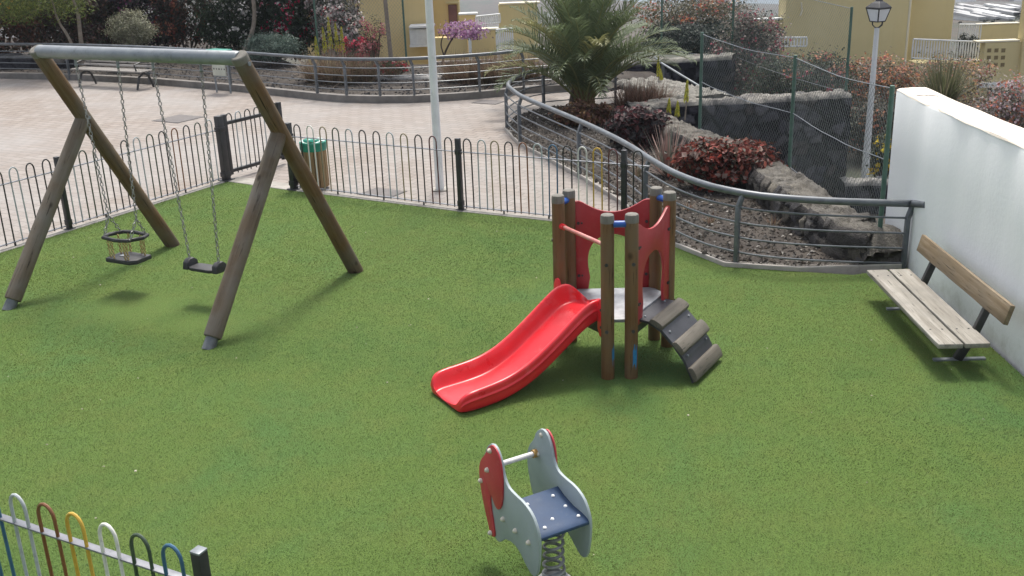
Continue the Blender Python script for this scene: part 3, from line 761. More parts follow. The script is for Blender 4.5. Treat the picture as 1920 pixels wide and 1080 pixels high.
# ================================================================== SWING SET
def axisM(p, q):
    p = Vector(p); q = Vector(q); z = (q-p).normalized(); x = z.orthogonal().normalized(); y = z.cross(x)
    return Matrix(((x.x, y.x, z.x, p.x), (x.y, y.y, z.y, p.y), (x.z, y.z, z.z, p.z), (0, 0, 0, 1))), (q-p).length
def log(name, p, q, r, mat, T, taper=1.0, label=None, n=20, sub=None):
    M, L = axisM(p, q); mb = MB()
    prof_ = [(r*.86, 0), (r*.97, .008), (r, .025)]+[(r*(1+(taper-1)*k_/8)*(1+.012*math.sin(k_*2.1)), .025+(L-.05)*k_/8) for k_ in range(1, 8)]+[(r*taper, L-.025), (r*taper*.97, L-.008), (r*taper*.86, L)]
    mb.lathe((0, 0, 0), prof_, n)
    return mk(name, mb, mat, T, M=M, label=label, sub=sub)
ya = -.4826; SE = Vector((math.cos(ya), math.sin(ya), 0)); SN = Vector((-math.sin(ya), math.cos(ya), 0))
SC = Vector((-3.068*1.125, 9.275*1.125, 0)); Lf, Wf, Lb, Hb, dl = 1.351, 1.164, 1.30, 2.495, -.262
T = Thing('swing_set', 'log frame swing set with two slanted A legs and steel crossbeam', 'swing frame', SC)
bl, brr = SC-SE*Lb+SN*dl+up*Hb, SC+SE*Lb+SN*dl+up*Hb
mk('crossbeam', MB().tube([bl-SE*.02, bl, brr, brr+SE*.02], [.055, .066, .066, .055], 20), M_galv, T)
for sg, bp in ((-1, bl), (1, brr)):
    foot = SC+SE*sg*Lf+SN*Wf; topc = bp+SE*sg*(.03)
    d = (topc-foot).normalized()
    lg = log('leg', foot-d*.02, topc+d*.035, .083, M_log2, T, .95)
    log('leg_top', topc-d*.05, topc+d*.038, .0805, M_cut, T, sub=lg)
    jn = foot.lerp(topc, .70); f2 = SC+SE*sg*Lf-SN*Wf; d2 = (jn-f2).normalized()
    log('leg', f2+d2*.095, jn-d2*.03, .084, M_log, T, .93)
    mb = MB(); mb.tube([f2-d2*.03, f2+d2*.10], [.062, .058], 14)
    mk('foot_stub', mb, M_stub, T)
    mb = MB(); mb.tube([jn-SE*sg*.09-SN*.0, jn-SE*sg*.083], .018, 10); mb.tube([topc+SE*.083*1-up*.05+SN*.02, topc+SE*.092-up*.05+SN*.02], .02, 10); mk('bolt', mb, M_galv, lg and T)

def chain(name, p, q, mat, T, pitch=.044, r=.0052, w=.0135, sub=None):
    p = Vector(p); q = Vector(q); d = (q-p); L = d.length; d.normalize(); n_ = max(2, int(L/pitch)); s1 = d.orthogonal().normalized(); s2 = d.cross(s1); mb = MB()
    for k_ in range(n_):
        c = p+d*L*(k_+.5)/n_; sd_ = s1 if k_ % 2 else s2; hl = L/n_*.5+.004
        P = [c+d*(hl-w)*1+sd_*0+d*w, c+d*(hl-w)+sd_*w, c-d*(hl-w)+sd_*w, c-d*hl, c-d*(hl-w)-sd_*w, c+d*(hl-w)-sd_*w]
        mb.tube(P, r, 5, closed=True)
    return mk(name, mb, mat, T, sub=sub)
def beam_at(px):
    lo, hi = 0, 1
    for _ in range(40):
        m_ = (lo+hi)/2
        if Pj(bl.lerp(brr, m_)-up*.07)[0] < px: lo = m_
        else: hi = m_
    return bl.lerp(brr, lo)
c1, c2 = beam_at(141), beam_at(220); c3, c4 = beam_at(286), beam_at(376)
# flat seat
mid = (c3+c4)/2; zs = z_at(mid, 503)
T = Thing('flat_swing', 'black flat rubber swing seat hanging on two long chains', 'swing', (mid.x, mid.y, zs))
hw = (c4-c3).length/2
for sg, cc in ((-1, c3), (1, c4)):
    top = cc-up*.062; bot = Vector((mid.x, mid.y, zs))+SE*sg*.192+up*.085
    mb = MB(); mb.tube([top+up*.02, top-up*.05], .014, 8); mb.ball(top-up*.06, .018, 8, 6); mk('hanger', mb, M_galv, T)
    chain('chain', top-up*.07, bot, M_chain, T)
o2 = [(-.225, -.085), (.225, -.085), (.225, .085), (-.225, .085)]
so_ = mk('seat', MB().prism(smooth_poly(o2, 1), (mid.x, mid.y, zs), SE, SN, .036), M_rubber, T, bevel=.008)
for sg in (-1, 1):
    mb = MB(); p = Vector((mid.x, mid.y, zs+.03))+SE*sg*.192
    mb.prism([(-.085, -.045), (.085, -.045), (.07, .03), (.03, .06), (-.03, .06), (-.07, .03)], p, SN, up, .07)
    mk('seat_clamp', mb, M_rubber, T, bevel=.01)
# cradle seat
mid = (c1+c2)/2; zr = z_at(mid, 443); zs = z_at(mid, 484)
T = Thing('cradle_swing', 'toddler cradle swing seat with black safety ring on forked chains', 'swing', (mid.x, mid.y, zs))
hw = (c2-c1).length/2; mc = Vector((mid.x, mid.y, 0))
for sg, cc in ((-1, c1), (1, c2)):
    top = cc-up*.062; yk = mc+SE*sg*.20+up*(zr+.21)
    mb = MB(); mb.tube([top+up*.02, top-up*.05], .014, 8); mb.ball(top-up*.06, .018, 8, 6); mk('hanger', mb, M_galv, T)
    chain('chain', top-up*.07, yk, M_chain, T)
    for s2_ in (-1, 1): chain('chain_fork', yk, mc+SE*sg*.185+SN*s2_*.11+up*(zr+.01), M_chain, T)
ring = [(-.30, -.03), (-.25, -.15), (.02, -.19), (.2, -.15), (.30, .03), (.25, .15), (-.02, .19), (-.2, .15)]
ring = [(a*.77, b_*.80) for a, b_ in ring]
mk('safety_ring', MB().tube([mc+SE*a+SN*b_+up*zr for a, b_ in ring], .021, 9, closed=True), M_rubber, T)
o2 = [(-.23, -.16), (.15, -.16), (.24, -.09), (.23, .15), (-.15, .15), (-.24, .09)]
o2 = [(a*.85, b_*.88) for a, b_ in o2]
mk('seat', MB().prism(o2, mc+up*zs, SE, SN, .05), M_rubber, T, bevel=.012)
mk('seat_plate', MB().box(mc+up*(zs+.029)-SE*.06-SN*.02, (.06, .05, .006), Matrix((SE, SN, up)).transposed()), M_galv, T)
for a, b_ in ((-.2, -.13), (-.1, -.16), (.12, -.16), (.15, -.14), (.21, .1), (.1, .15), (-.12, .15), (-.2, .05)):
    chain('strap_chain', mc+SE*a*.78+SN*b_*.8+up*(zr-.01), mc+SE*a*.74+SN*b_*.78+up*(zs+.02), M_rustchain, T, .03, .005, .012)

# ================================================================== PLAY TOWER
TC = Vector((.878, 8.28, 0)); TR = .486; PR = .055; PH = 1.395; DZ = .49
T = Thing('play_tower', 'small wooden play tower with red panels red slide and stepped ramp', 'play tower', TC)
posts = {}
for nm, ang in (('L', 148), ('F', 268), ('Rr', 28)):
    a = R_(ang); rd = Vector((math.cos(a), math.sin(a), 0)); tg = Vector((-math.sin(a), math.cos(a), 0)); c = TC+rd*TR
    for sg in (-1, 1):
        p = c+tg*sg*.096; posts[(nm, sg)] = p
        po = log('post', p-up*.02, p+up*PH, PR, M_post, T, .985, n=18)
        mk('post_top', MB().lathe(p+up*(PH-.06), [(PR*.99+.001, 0), (PR*.99+.001, .045), (PR*.93, .062), (PR*.8, .067)], 18), M_cut, T, sub=po)
    mb = MB(); zc = PH-.075
    P = [c+tg*(x)+up*zc for x in (-.06, -.03, -.028, .028, .03, .06)]; mb.tube([c-tg*.055+up*zc, c-tg*.035+up*zc, c+tg*.035+up*zc, c+tg*.055+up*zc], [.03, .027, .027, .03], 12)
    mk('peg', mb, M_blue, T)
for nm, sg in (('F', -1), ('F', 1), ('L', 1), ('Rr', -1), ('L', -1), ('Rr', 1)):
    p = posts[(nm, sg)]; dv = (p-TC).normalized()
    for z in (DZ-.06, 1.0):
        mk('post_bolt', MB().tube([p+dv*(PR-.006)+up*z, p+dv*(PR+.007)+up*z], .015, 8), M_iron, T)
# blue smears low on the two front posts
for sg, a0, a1, z0, z1 in ((-1, -1.0, -.5, .17, .28), (1, -1.45, -.75, .14, .30)):
    p = posts[('F', sg)]; mb = MB(); V = []; n_ = 7
    for k_ in range(n_+1):
        a = a0+(a1-a0)*k_/n_; r = PR+.0022; j = random.uniform(-.05, .05)
        V += [(p.x+r*math.cos(a), p.y+r*math.sin(a), z0+j+.02*math.sin(k_*2)), (p.x+r*math.cos(a), p.y+r*math.sin(a), z1+j)]
    mb.add(V, [(2*k_, 2*k_+2, 2*k_+3, 2*k_+1) for k_ in range(n_)]); mk('paint_smear', mb, M_bluemark, T)
# deck
hexo = []
for nm in ('L', 'F', 'Rr'):
    for sg in (-1, 1): hexo.append(posts[(nm, sg)])
mb = MB(); cc_ = TC
mb.prism([((p-TC).x*.93, (p-TC).y*.93) for p in hexo], TC+up*(DZ-.0), (1, 0, 0), (0, 1, 0), .03)
mk('deck', mb, M_deck, T, bevel=.004)
mb = MB()
for a, b_ in ((('L', -1), ('Rr', 1)), (('L', 1), ('F', -1)), (('F', 1), ('Rr', -1))):
    mb.beam(posts[a].lerp(posts[b_], .05)+up*(DZ-.07), posts[a].lerp(posts[b_], .95)+up*(DZ-.07), .035, .10)
mk('deck_joist', mb, M_ramp, T)
def arch_panel(a, b_, out):
    A, B = posts[a], posts[b_]; d = (B-A); w = d.length-2*PR+.02; d.normalize(); c = (A+B)/2+out*.015; h = w/2
    topc = [(-h, 1.295), (-h*.86, 1.30), (-h*.62, 1.25), (-h*.32, 1.205), (0, 1.19), (h*.32, 1.205), (h*.62, 1.25), (h*.86, 1.30), (h, 1.295)]
    arch = [(h*.66, .47), (h*.60, .60), (h*.67, .75), (h*.60, .88), (h*.36, .97), (0, 1.0), (-h*.36, .97), (-h*.60, .88), (-h*.67, .75), (-h*.60, .60), (-h*.66, .47)]
    arch = [arch[0]]+smooth_poly(arch[1:-1], 2, False)+[arch[-1]]
    out_ = [(-h, .44)]+topc[:1]+smooth_poly(topc, 2, False)[1:-1]+topc[-1:]+[(h, .44), (h*.62, .44)]+arch+[(-h*.62, .44)]
    p_ = mk('arched_panel', MB().prism(out_, c, d, up, .022), M_redpanel, T, bevel=.003)
    n_ = d.cross(up)
    for x, z in ((-h*.9, .62), (-h*.9, 1.1), (h*.9, .62), (h*.9, 1.1)):
        mb = MB()
        for s_ in (-1, 1):
            q = c+d*x+up*z; mb.tube([q+n_*s_*.010, q+n_*s_*.020], .014, 8); mb.tube([q+n_*s_*.010+d*.03, q+n_*s_*.018+d*.03], .009, 8)
        mk('panel_bolt', mb, M_iron, T, sub=p_)
dirv = lambda dg: Vector((math.cos(R_(dg)), math.sin(R_(dg)), 0))
arch_panel(('L', -1), ('Rr', 1), dirv(88)); arch_panel(('F', 1), ('Rr', -1), dirv(328))
A, B = posts[('L', 1)], posts[('F', -1)]; z = 1.14; o_ = dirv(208)
d = (B-A).normalized()
gb = mk('grab_bar', MB().tube([A+up*z-d*.02, B+up*z+d*.0], .0175, 10), M_redmetal, T)
mk('bar_end', MB().tube([A+up*z+d*.03, A+up*z+d*.10], .026, 10), M_slide, T, sub=gb)
# slide
sdv = dirv(211); slat = dirv(301); S0_ = TC+sdv*.385
path = [(-.05, .515), (.02, .513), (.10, .49), (.22, .425), (.40, .315), (.58, .21), (.74, .135), (.88, .09), (1.02, .066), (1.18, .057), (1.32, .056), (1.41, .054), (1.455, .045), (1.47, .034)]
path = [(u*.885-(.06 if u < 0 else 0), z) for u, z in path]
rim = [.15, .15, .148, .143, .14, .138, .136, .135, .133, .13, .125, .112, .075, .012]
skn = [.03, .05, .06, .06, .06, .06, .055, .05, .05, .05, .05, .045, .03, .014]
wid = [.265, .263, .26, .258, .258, .258, .258, .26, .266, .272, .276, .272, .255, .225]
V = []; Fs = []
for (u, z), rm, sk, w in zip(path, rim, skn, wid):
    sec = [(-1, -sk), (-1.0, rm*.30), (-1.045, rm*.42), (-1.045, rm*.5), (-1.0, rm*.56), (-1.0, rm*.86), (-.95, rm), (-.86, rm), (-.79, rm*.80), (-.72, rm*.34), (-.66, rm*.05), (-.60, .0), (-.40, -.002), (0, -.004),
           (.40, -.002), (.60, .0), (.66, rm*.05), (.72, rm*.34), (.79, rm*.80), (.86, rm), (.95, rm), (1.0, rm*.86), (1.0, rm*.56), (1.045, rm*.5), (1.045, rm*.42), (1.0, rm*.30), (1, -sk), (.7, -sk-.0), (0, -sk), (-.7, -sk)]
    for x, dz in sec:
        p = S0_+sdv*u+slat*(x*w)+up*(max(z+dz, .006)); V.append(tuple(p))
k = len(sec); npth = len(path)
for i in range(npth-1):
    for j in range(k): Fs.append((i*k+j, i*k+(j+1) % k, (i+1)*k+(j+1) % k, (i+1)*k+j))
Fs += [tuple(range(k)), tuple((npth-1)*k+j for j in range(k-1, -1, -1))]
sl = mk('slide', MB().add(V, Fs), M_slide, T)
sl.data.set_sharp_from_angle(angle=R_(75))
ss = sl.modifiers.new('sub', 'SUBSURF'); ss.levels = 2; ss.render_levels = 2
mb = MB(); mb.prism(smooth_poly([(.88, .004), (1.2, .004), (1.22, .05), (.84, .06)], 1), S0_, sdv, up, .36); mk('slide_foot', mb, M_slide, T, bevel=.01, sub=sl)
for nm, sg, px in ((('L', 1), -1, -.315), (('F', -1), 1, .325)):
    mb = MB(); p = S0_+slat*px-sdv*.01
    mb.prism(smooth_poly([(-.06, .36), (.06, .36), (.07, .52), (.035, .68), (-.02, .70), (-.06, .62)], 1), Vector((p.x, p.y, 0)), slat*(1 if sg > 0 else -1)*-1 if False else slat, up, .018)
    e_ = mk('slide_ear', mb, M_slide, T, bevel=.003, sub=sl)
    mb = MB()
    for z_ in (.45, .6): mk('ear_bolt', MB().tube([p+up*z_+sdv*.008, p+up*z_+sdv*.02], .012, 8), M_iron, T, sub=sl)
mk('slide_apron', MB().prism([(-.28, .36), (.28, .36), (.28, .47), (-.28, .47)], S0_-sdv*.05, slat, up, .016), M_redpanel, T, sub=sl)
# stepped ramp
rdv = dirv(328); rl = dirv(58); R0_ = TC+rdv*.30
rp = [(0, .487), (.14, .478), (.24, .43), (.36, .315), (.45, .20), (.52, .06), (.53, .012)]
mb = MB(); V = []; Fs = []
for u, z in rp:
    for x, dz in ((-.27, 0), (.27, 0), (.27, -.022), (-.27, -.022)): V.append(tuple(R0_+rdv*(u+(0 if dz == 0 else -.012))+rl*x+up*max(z+dz, .004)))
for i in range(len(rp)-1):
    for j in range(4): Fs.append((i*4+j, i*4+(j+1) % 4, i*4+4+(j+1) % 4, i*4+4+j))
Fs += [(0, 1, 2, 3), tuple(len(rp)*4-1-j for j in range(4))]
rmp = mk('ramp', MB().add(V, Fs), M_ramp, T, smooth=False, bevel=.002)
for u, z, tilt in ((.20, .463, 25), (.395, .290, 45), (.525, .085, 62)):
    a = R_(-tilt); ax = rdv*math.cos(a)+up*math.sin(a); nz = -rdv*math.sin(a)+up*math.cos(a)
    M = Matrix((rl, ax, nz)).transposed().to_4x4(); p = R0_+rdv*u+up*z; M.translation = p
    half = [(-.275, 0)]; mb = MB()
    prof_ = [(math.cos(math.pi*k_/8)*.062, (math.sin(math.pi*k_/8)**.55)*.030+.004) for k_ in range(9)]+[(-.062, -.014), (.062, -.014)]
    V = [(x, y_, z_) for x in (-.285, .285) for y_, z_ in prof_]; kk = len(prof_)
    Fs = [(j, (j+1) % kk, kk+(j+1) % kk, kk+j) for j in range(kk)]+[tuple(range(kk-1, -1, -1)), tuple(range(kk, 2*kk))]
    td = mk('tread', MB().add(V, Fs), M_tread, T, M=M, bevel=.004)
mb = MB()
for u, z in ((.07, .486), (.29, .39), (.45, .21)):
    for x in (-.2, .2): mk('ramp_screw', MB().ball(R0_+rdv*u+rl*x+up*z, .011, 8, 4), M_galv, T, sub=rmp)

# ================================================================== SPRING RIDER
ra = R_(29); RS = Vector((math.cos(ra), math.sin(ra), 0)); RR = Vector((math.sin(ra), -math.cos(ra), 0)); RC = Vector((.17, 5.03, 0))
T = Thing('spring_rider', 'grey animal shaped spring rider with red overlay and blue seat', 'spring rider', RC)
HW = .165
def on_plane(px, off):
    d_ = ray(*px); o_ = Vector((0, 0, CAM_H)); t_ = ((RC+RS*off)-o_).dot(RS)/d_.dot(RS); P = o_+d_*t_
    return ((P-RC).dot(RR), P.z)
outl = [(925, 830), (935, 842), (943, 868), (946, 890), (953, 911), (965, 925), (985, 943), (1000, 965), (1009, 990), (1014, 1015), (1013, 1050), (1009, 1079), (1001, 1080), (990, 1062), (976, 1032), (963, 1016), (948, 1009), (940, 1017), (931, 1010), (922, 985), (910, 950), (902, 905), (900, 880), (903, 862), (912, 850), (915, 836)]
outl = smooth_poly([on_plane(q, -HW) for q in outl], 1)
red = [(921, 834), (928, 838), (936, 855), (941, 880), (943, 910), (942, 945), (936, 957), (929, 952), (922, 930), (919, 928), (920, 950), (925, 980), (928, 1003), (926, 1008), (920, 1003), (915, 980), (907, 945), (900, 905), (898, 880), (901, 862), (911, 850), (914, 840)]
red = smooth_poly([on_plane(q, -HW-.017) for q in red], 1)
bolts = [(919, 845), (914, 881), (902, 901), (941, 974), (964, 996), (989, 1018), (920, 999)]
bolts = [on_plane(q, -HW-.02) for q in bolts]
for sg in (-1, 1):
    c = RC+RS*sg*HW
    sp = mk('side_board', MB().prism(outl, c, RR, up, .018), M_rider, T, bevel=.004)
    mk('red_overlay', MB().prism(red, c+RS*sg*.0135, RR, up, .010), M_riderred, T, bevel=.002, sub=sp)
    for i, (s_, z_) in enumerate(bolts):
        e0 = .009 if i in (3, 4, 5) else .018
        mb = MB(); mb.tube([c+RS*sg*e0+RR*s_+up*z_, c+RS*sg*(e0+.01)+RR*s_+up*z_, c+RS*sg*(e0+.02)+RR*s_+up*z_], [.0165, .015, .007], 10); mk('bolt_cap', mb, M_bolt, T, sub=sp)
    for s_, z_ in (bolts[1], bolts[0]): mk('bolt_cap', MB().tube([c-RS*sg*.009+RR*s_+up*z_, c-RS*sg*.02+RR*s_+up*z_], [.0165, .01], 10), M_bolt, T, sub=sp)
# handlebar, ring, seat
hp_ = on_plane((917, 877), -HW); hb = RC+RR*hp_[0]+up*hp_[1]
bar = mk('handlebar', MB().tube([hb-RS*HW, hb+RS*HW], .0165, 12), M_bar, T)
mb = MB()
for sg in (1,): mb.tube([hb+RS*sg*(HW-.009), hb+RS*sg*(HW-.035)], .026, 12)
mk('bar_collar', mb, M_ochre, T, sub=bar)
SZ = .455; prof_ = [(-.17, .045), (-.10, .018), (0, .0), (.08, .0), (.135, -.008), (.155, -.022)]
V = []; Fs = []
for s_, dz in prof_:
    for x in (-HW+.009, HW-.009):
        for h_ in (0, -.018): V.append(tuple(RC+RR*s_+RS*x+up*(SZ+dz+h_)))
for i in range(len(prof_)-1):
    o = i*4; Fs += [(o, o+2, o+6, o+4), (o+1, o+5, o+7, o+3), (o, o+4, o+5, o+1), (o+2, o+3, o+7, o+6)]
Fs += [(0, 1, 3, 2), (len(V)-4, len(V)-2, len(V)-1, len(V)-3)]
st = mk('seat', MB().add(V, Fs), M_riderseat, T, bevel=.003)
mb = MB()
for s_, x, dz in ((-.12, -.08, .026), (-.12, .09, .026), (-.02, .11, .003), (.05, -.02, .0), (.1, -.10, -.001), (.1, .12, -.001)):
    mk('seat_bolt', MB().tube([RC+RR*s_+RS*x+up*(SZ+dz), RC+RR*s_+RS*x+up*(SZ+dz+.006)], [.0115, .008], 10), M_white, T, sub=st)
P = []
for k_ in range(120):
    a = k_/120*2*math.pi*6.5; z = .05+.375*k_/119; r = .058+.004*math.cos(k_/119*6.28)
    P.append(RC+Vector((math.cos(a)*r, math.sin(a)*r, z))+RR*.02)
mk('spring', MB().tube(P, .0095, 8), M_spring, T)
mb = MB(); mb.lathe(RC+RR*.02, [(.115, 0), (.115, .012), (.085, .016), (.08, .055), (.05, .06)], 22); mk('base_plate', mb, M_spring, T)
mb = MB(); mb.lathe(RC+RR*.02+up*.415, [(.06, 0), (.095, .004), (.095, .022), (.03, .024)], 22); mk('top_plate', mb, M_spring, T)
mb = MB(); mb.tube([RC+RR*.055-RS*.24+up*.085, RC+RR*.055+RS*.05+up*.085], .016, 10); mk('foot_bar', mb, M_galv, T)

# ================================================================== PARK BENCH
ZS = .285
B0, B1 = G(1625, 506, ZS), G(1760, 646, ZS); ba = (B1-B0); BL = ba.length; ba.normalize(); bb = Vector((-ba.y, ba.x, 0))
T = Thing('park_bench', 'weathered plank bench on the turf against the white wall', 'bench', (B0.x+bb.x*.2, (B0.y+B1.y)/2, 0))
BW = bb.dot(G(1857, 643, ZS)-B1)
pw = (BW-.022)/2
def plank(name, c, ax, ay, az, d, mat):
    M = Matrix((ax, ay, az)).transposed().to_4x4(); M.translation = c
    mb = MB(); n_ = 14; V = []; Fs = []
    for i in range(n_+1):
        x = -d[0]/2+d[0]*i/n_; e = [random.uniform(-.0018, .0018) for _ in range(4)]
        V += [(x, -d[1]/2+e[0], -d[2]/2+e[1]*.5), (x, d[1]/2+e[2], -d[2]/2), (x, d[1]/2+e[2], d[2]/2+e[3]*.6), (x, -d[1]/2+e[0], d[2]/2+e[1]*.6)]
    for i in range(n_):
        for j in range(4): Fs.append((i*4+j, i*4+(j+1) % 4, i*4+4+(j+1) % 4, i*4+4+j))
    Fs += [(3, 2, 1, 0), tuple(n_*4+j for j in range(4))]
    return mk(name, mb.add(V, Fs), mat, T, M=M, bevel=.005)
cm = (B0+B1)/2
seats = []
for k_ in (0, 1):
    c = cm+bb*(pw/2+k_*(pw+.022)); c.z = ZS-.02
    p_ = plank('seat_board', c, ba, bb, up, (BL, pw, .04), M_bench); seats.append((p_, c))
tl = R_(14); bn = bb*math.cos(tl)-up*math.sin(tl)*-1*-1; bz = up*math.cos(tl)+bb*math.sin(tl); bn = ba.cross(bz).normalized()
# backrest height from the sight line of its upper left corner
kx = cm+bb*(BW+.10)-ba*BL/2; zt = z_at((kx.x, kx.y), 440)
kx2 = cm+bb*(BW+.10)+ba*BL/2
BH = .165
cb = cm+bb*(BW+.085); cb.z = zt-BH/2*math.cos(tl)
plank('backrest_board', cb+ba*.035, ba, bz, bn, (BL+.07, BH, .04), M_benchback)
for f in (-.31, .33):
    c = cm+ba*BL*f; c.z = 0
    mb = MB(); w_ = .05; th = .012
    p0 = c+bb*(BW*.72); p1 = c+bb*(BW+.0)+up*(ZS-.05); p2 = c+bb*(BW+.02)+up*(ZS+.02); p3 = cb+ba*BL*f+bz*(BH*.35); p3 = p3+bb*.03
    p3 = Vector((p3.x, p3.y, cb.z+BH*.3))
    mb = MB(); mb.beam(p0+up*.01, p1, .045, .075, bb); mb.beam(p1-up*.01, p3, .045, .06, bb)
    mb.beam(c+bb*.03+up*(ZS-.055), c+bb*(BW)+up*(ZS-.055), .045, .03)
    fr_ = mk('leg_frame', mb, M_iron, T, bevel=.004)
    mk('foot_bar', MB().beam(c+bb*.10+up*.012, c+bb*(BW+.12)+up*.012, .04, .02), M_galv, T, bevel=.003, sub=fr_)
for p_, c in seats:
    mb = MB()
    for f in (-.40, .33):
        for s_ in (-.25, .25):
            q = c+ba*BL*f+bb*pw*s_; mk('screw', MB().tube([Vector((q.x, q.y, ZS-.003)), Vector((q.x, q.y, ZS+.003))], .0085, 8), M_iron, T, sub=p_)

# ================================================================== PLAZA OBJECTS
# white pole
p = G(825, 356)
T = Thing('light_pole', 'tall white painted pole standing on the plaza behind the fence', 'pole', p)
mk('shaft', MB().tube([p, p+up*1.0, p+up*4.0, p+up*7.0], [.061, .058, .048, .038], 16), M_white, T)
mk('base_plate', MB().box(p+up*.010, (.22, .22, .016)), M_conc, T, bevel=.003)
mk('access_door', MB().tube([p+up*.5-Vector((0, .052, 0)), p+up*.72-Vector((0, .051, 0))], .018, 6), M_white, T)
mb = MB(); mb.box(p+Vector((0, -.28, 7.0)), (.2, .5, .09)); mk('lamp_head', mb, M_white, T, bevel=.02)
# litter bin
p = G(595, 353)
T = Thing('litter_bin', 'round litter bin of wooden slats with green rim beside the gate', 'litter bin', p)
rb, hb_ = .172, .70
mb = MB(); mb.lathe(p+up*.03, [(rb-.03, 0), (rb-.03, hb_-.08)], 20); mk('inner_bucket', mb, M_black, T)
for k_ in range(20):
    a = 2*math.pi*k_/20; M = Matrix.Rotation(a, 4, 'Z'); M.translation = p+Vector((math.cos(a)*rb, math.sin(a)*rb, .04))
    mk('slat', MB().box((0, 0, (hb_-.16)/2), (.018, .046, hb_-.16)), M_slat, T, M=M, bevel=.003)
mb = MB(); mb.lathe(p, [(rb+.012, hb_-.13), (rb+.022, hb_-.10), (rb+.022, hb_-.01), (rb+.012, hb_), (rb-.01, hb_), (rb-.02, hb_-.05)], 24); mk('rim', mb, M_bin, T)
mb = MB(); V = []; Fs = []
for i in range(7):
    for k_ in range(20):
        a = 2*math.pi*k_/20; r = (rb+.008)*(1-i/7)+.001; V.append((p.x+r*math.cos(a), p.y+r*math.sin(a), p.z+hb_+.006-.05*i/6*(1+.3*math.sin(a*3))+.012*math.sin(a*7+i)))
for i in range(6):
    for k_ in range(20): Fs.append((i*20+k_, i*20+(k_+1) % 20, (i+1)*20+(k_+1) % 20, (i+1)*20+k_))
mk('liner', mb.add(V, Fs), M_bag, T)
mb = MB(); mb.ball(p+Vector((-.06, .0, hb_+.0)), .085, 12, 8, (1, .9, .5)); mb.ball(p+Vector((.03, .04, hb_-.01)), .06, 10, 6, (1, 1, .6)); mk('crumpled_bag', mb, M_bin, T)
# drain covers
for (x, y, w, h, lab) in ((335, 223, .75, .75, 'square iron drain cover in the plaza behind the swings'), (917, 191.5, .6, .45, 'iron drain cover near the far railing right of the white pole'), (718, 362, .55, .42, 'iron drain cover beside the fence left of the white pole')):
    p = G(x, y); M = Matrix.Rotation(PAVE_ROT, 3, 'Z'); mb = MB(); mb.box(p+up*.002, (w, h, .006), M)
    T = Thing('drain_cover', lab, 'drain cover', (p.x, p.y, 0)); mk('frame', mb, M_iron, T)
    mb = MB(); mb.box(p+up*.0065, (w*.92, h*.92, .004), M); mk('lid', mb, M_cover, T)
# iron park bench at the far railing
bL, bR = G(166, 160), G(273, 166); ia = (bR-bL); iL = ia.length; ia.normalize(); ib = Vector((-ia.y, ia.x, 0))
T = Thing('iron_bench', 'old slatted bench with dark iron legs against the far railing', 'bench', (bL+bR)/2)
for f in (-.44, 0, .44):
    c = (bL+bR)/2+ia*iL*1.15*f; mb = MB()
    mb.tube([c-ib*.27+up*.0, c-ib*.25+up*.06, c-ib*.16+up*.30, c+ib*.0+up*.37, c+ib*.14+up*.30, c+ib*.24+up*.06, c+ib*.26], .028, 8)
    mb.tube([c-ib*.24+up*.41, c+ib*.16+up*.40, c+ib*.27+up*.80], .024, 8)
    mb.tube([c-ib*.22+up*.44, c-ib*.26+up*.60, c-ib*.05+up*.64, c+ib*.2+up*.62], .02, 8)
    mb.tube([c+up*.36, c+ib*.02+up*.41], .02, 6)
    if f: mk('iron_leg', mb, M_iron, T)
    else: mk('iron_brace', MB().tube([c-ib*.24+up*.41, c+ib*.16+up*.40, c+ib*.27+up*.80], .02, 8), M_iron, T)
for k_ in range(5):
    c = (bL+bR)/2-ib*(.24-.095*k_)+up*.435; M = Matrix((ia, ib, up)).transposed().to_4x4(); M.translation = c
    mk('seat_slat', MB().box((0, 0, 0), (iL*1.22, .065, .03)), M_oldslat, T, M=M, bevel=.004)
for k_ in range(4):
    c = (bL+bR)/2+ib*(.175+.04*k_)+up*(.51+.085*k_); az = (up*.88+ib*.47).normalized(); M = Matrix((ia, ia.cross(az)*-1, az)).transposed().to_4x4(); M.translation = c
    mk('back_slat', MB().box((0, 0, 0), (iL*1.22, .035, .062)), M_oldslat, T, M=M, bevel=.004)
# two legged sign board with green top
p = G(407, 173); q = G(433, 175); sa = (q-p); sw = sa.length; sa.normalize(); sn = Vector((-sa.y, sa.x, 0))
T = Thing('sign_board', 'small pale board on two metal legs with a green cap by the far railing', 'sign', (p+q)/2)
for s_ in (p, q): mk('leg', MB().tube([s_, s_+up*.93], .022, 8), M_galv, T)
c = (p+q)/2; bd = mk('board', MB().prism([(-sw*.52, .40), (sw*.40, .40), (sw*.40, .80), (-sw*.52, .80)], Vector((c.x, c.y, 0))-sn*.03, sa, up, .025), M_sign, T, bevel=.004)
mb = MB()
for k_, w_ in enumerate((.03, .02, .035, .02, .03)): mb.box(c-sn*.045+sa*(-sw*.40+.085*k_)+up*.555, (w_, .004, .035), Matrix((sa, sn, up)).transposed())
mk('marks', mb, M_iron, T, sub=bd)
mk('cross_rail', MB().beam(p+up*.38, q+up*.38, .03, .03), M_galv, T)
mb = MB(); mb.box(c+up*.965, (sw*1.3, .3, .07), Matrix((sa, sn, up)).transposed()); mk('green_cap', mb, M_bin, T, bevel=.02)

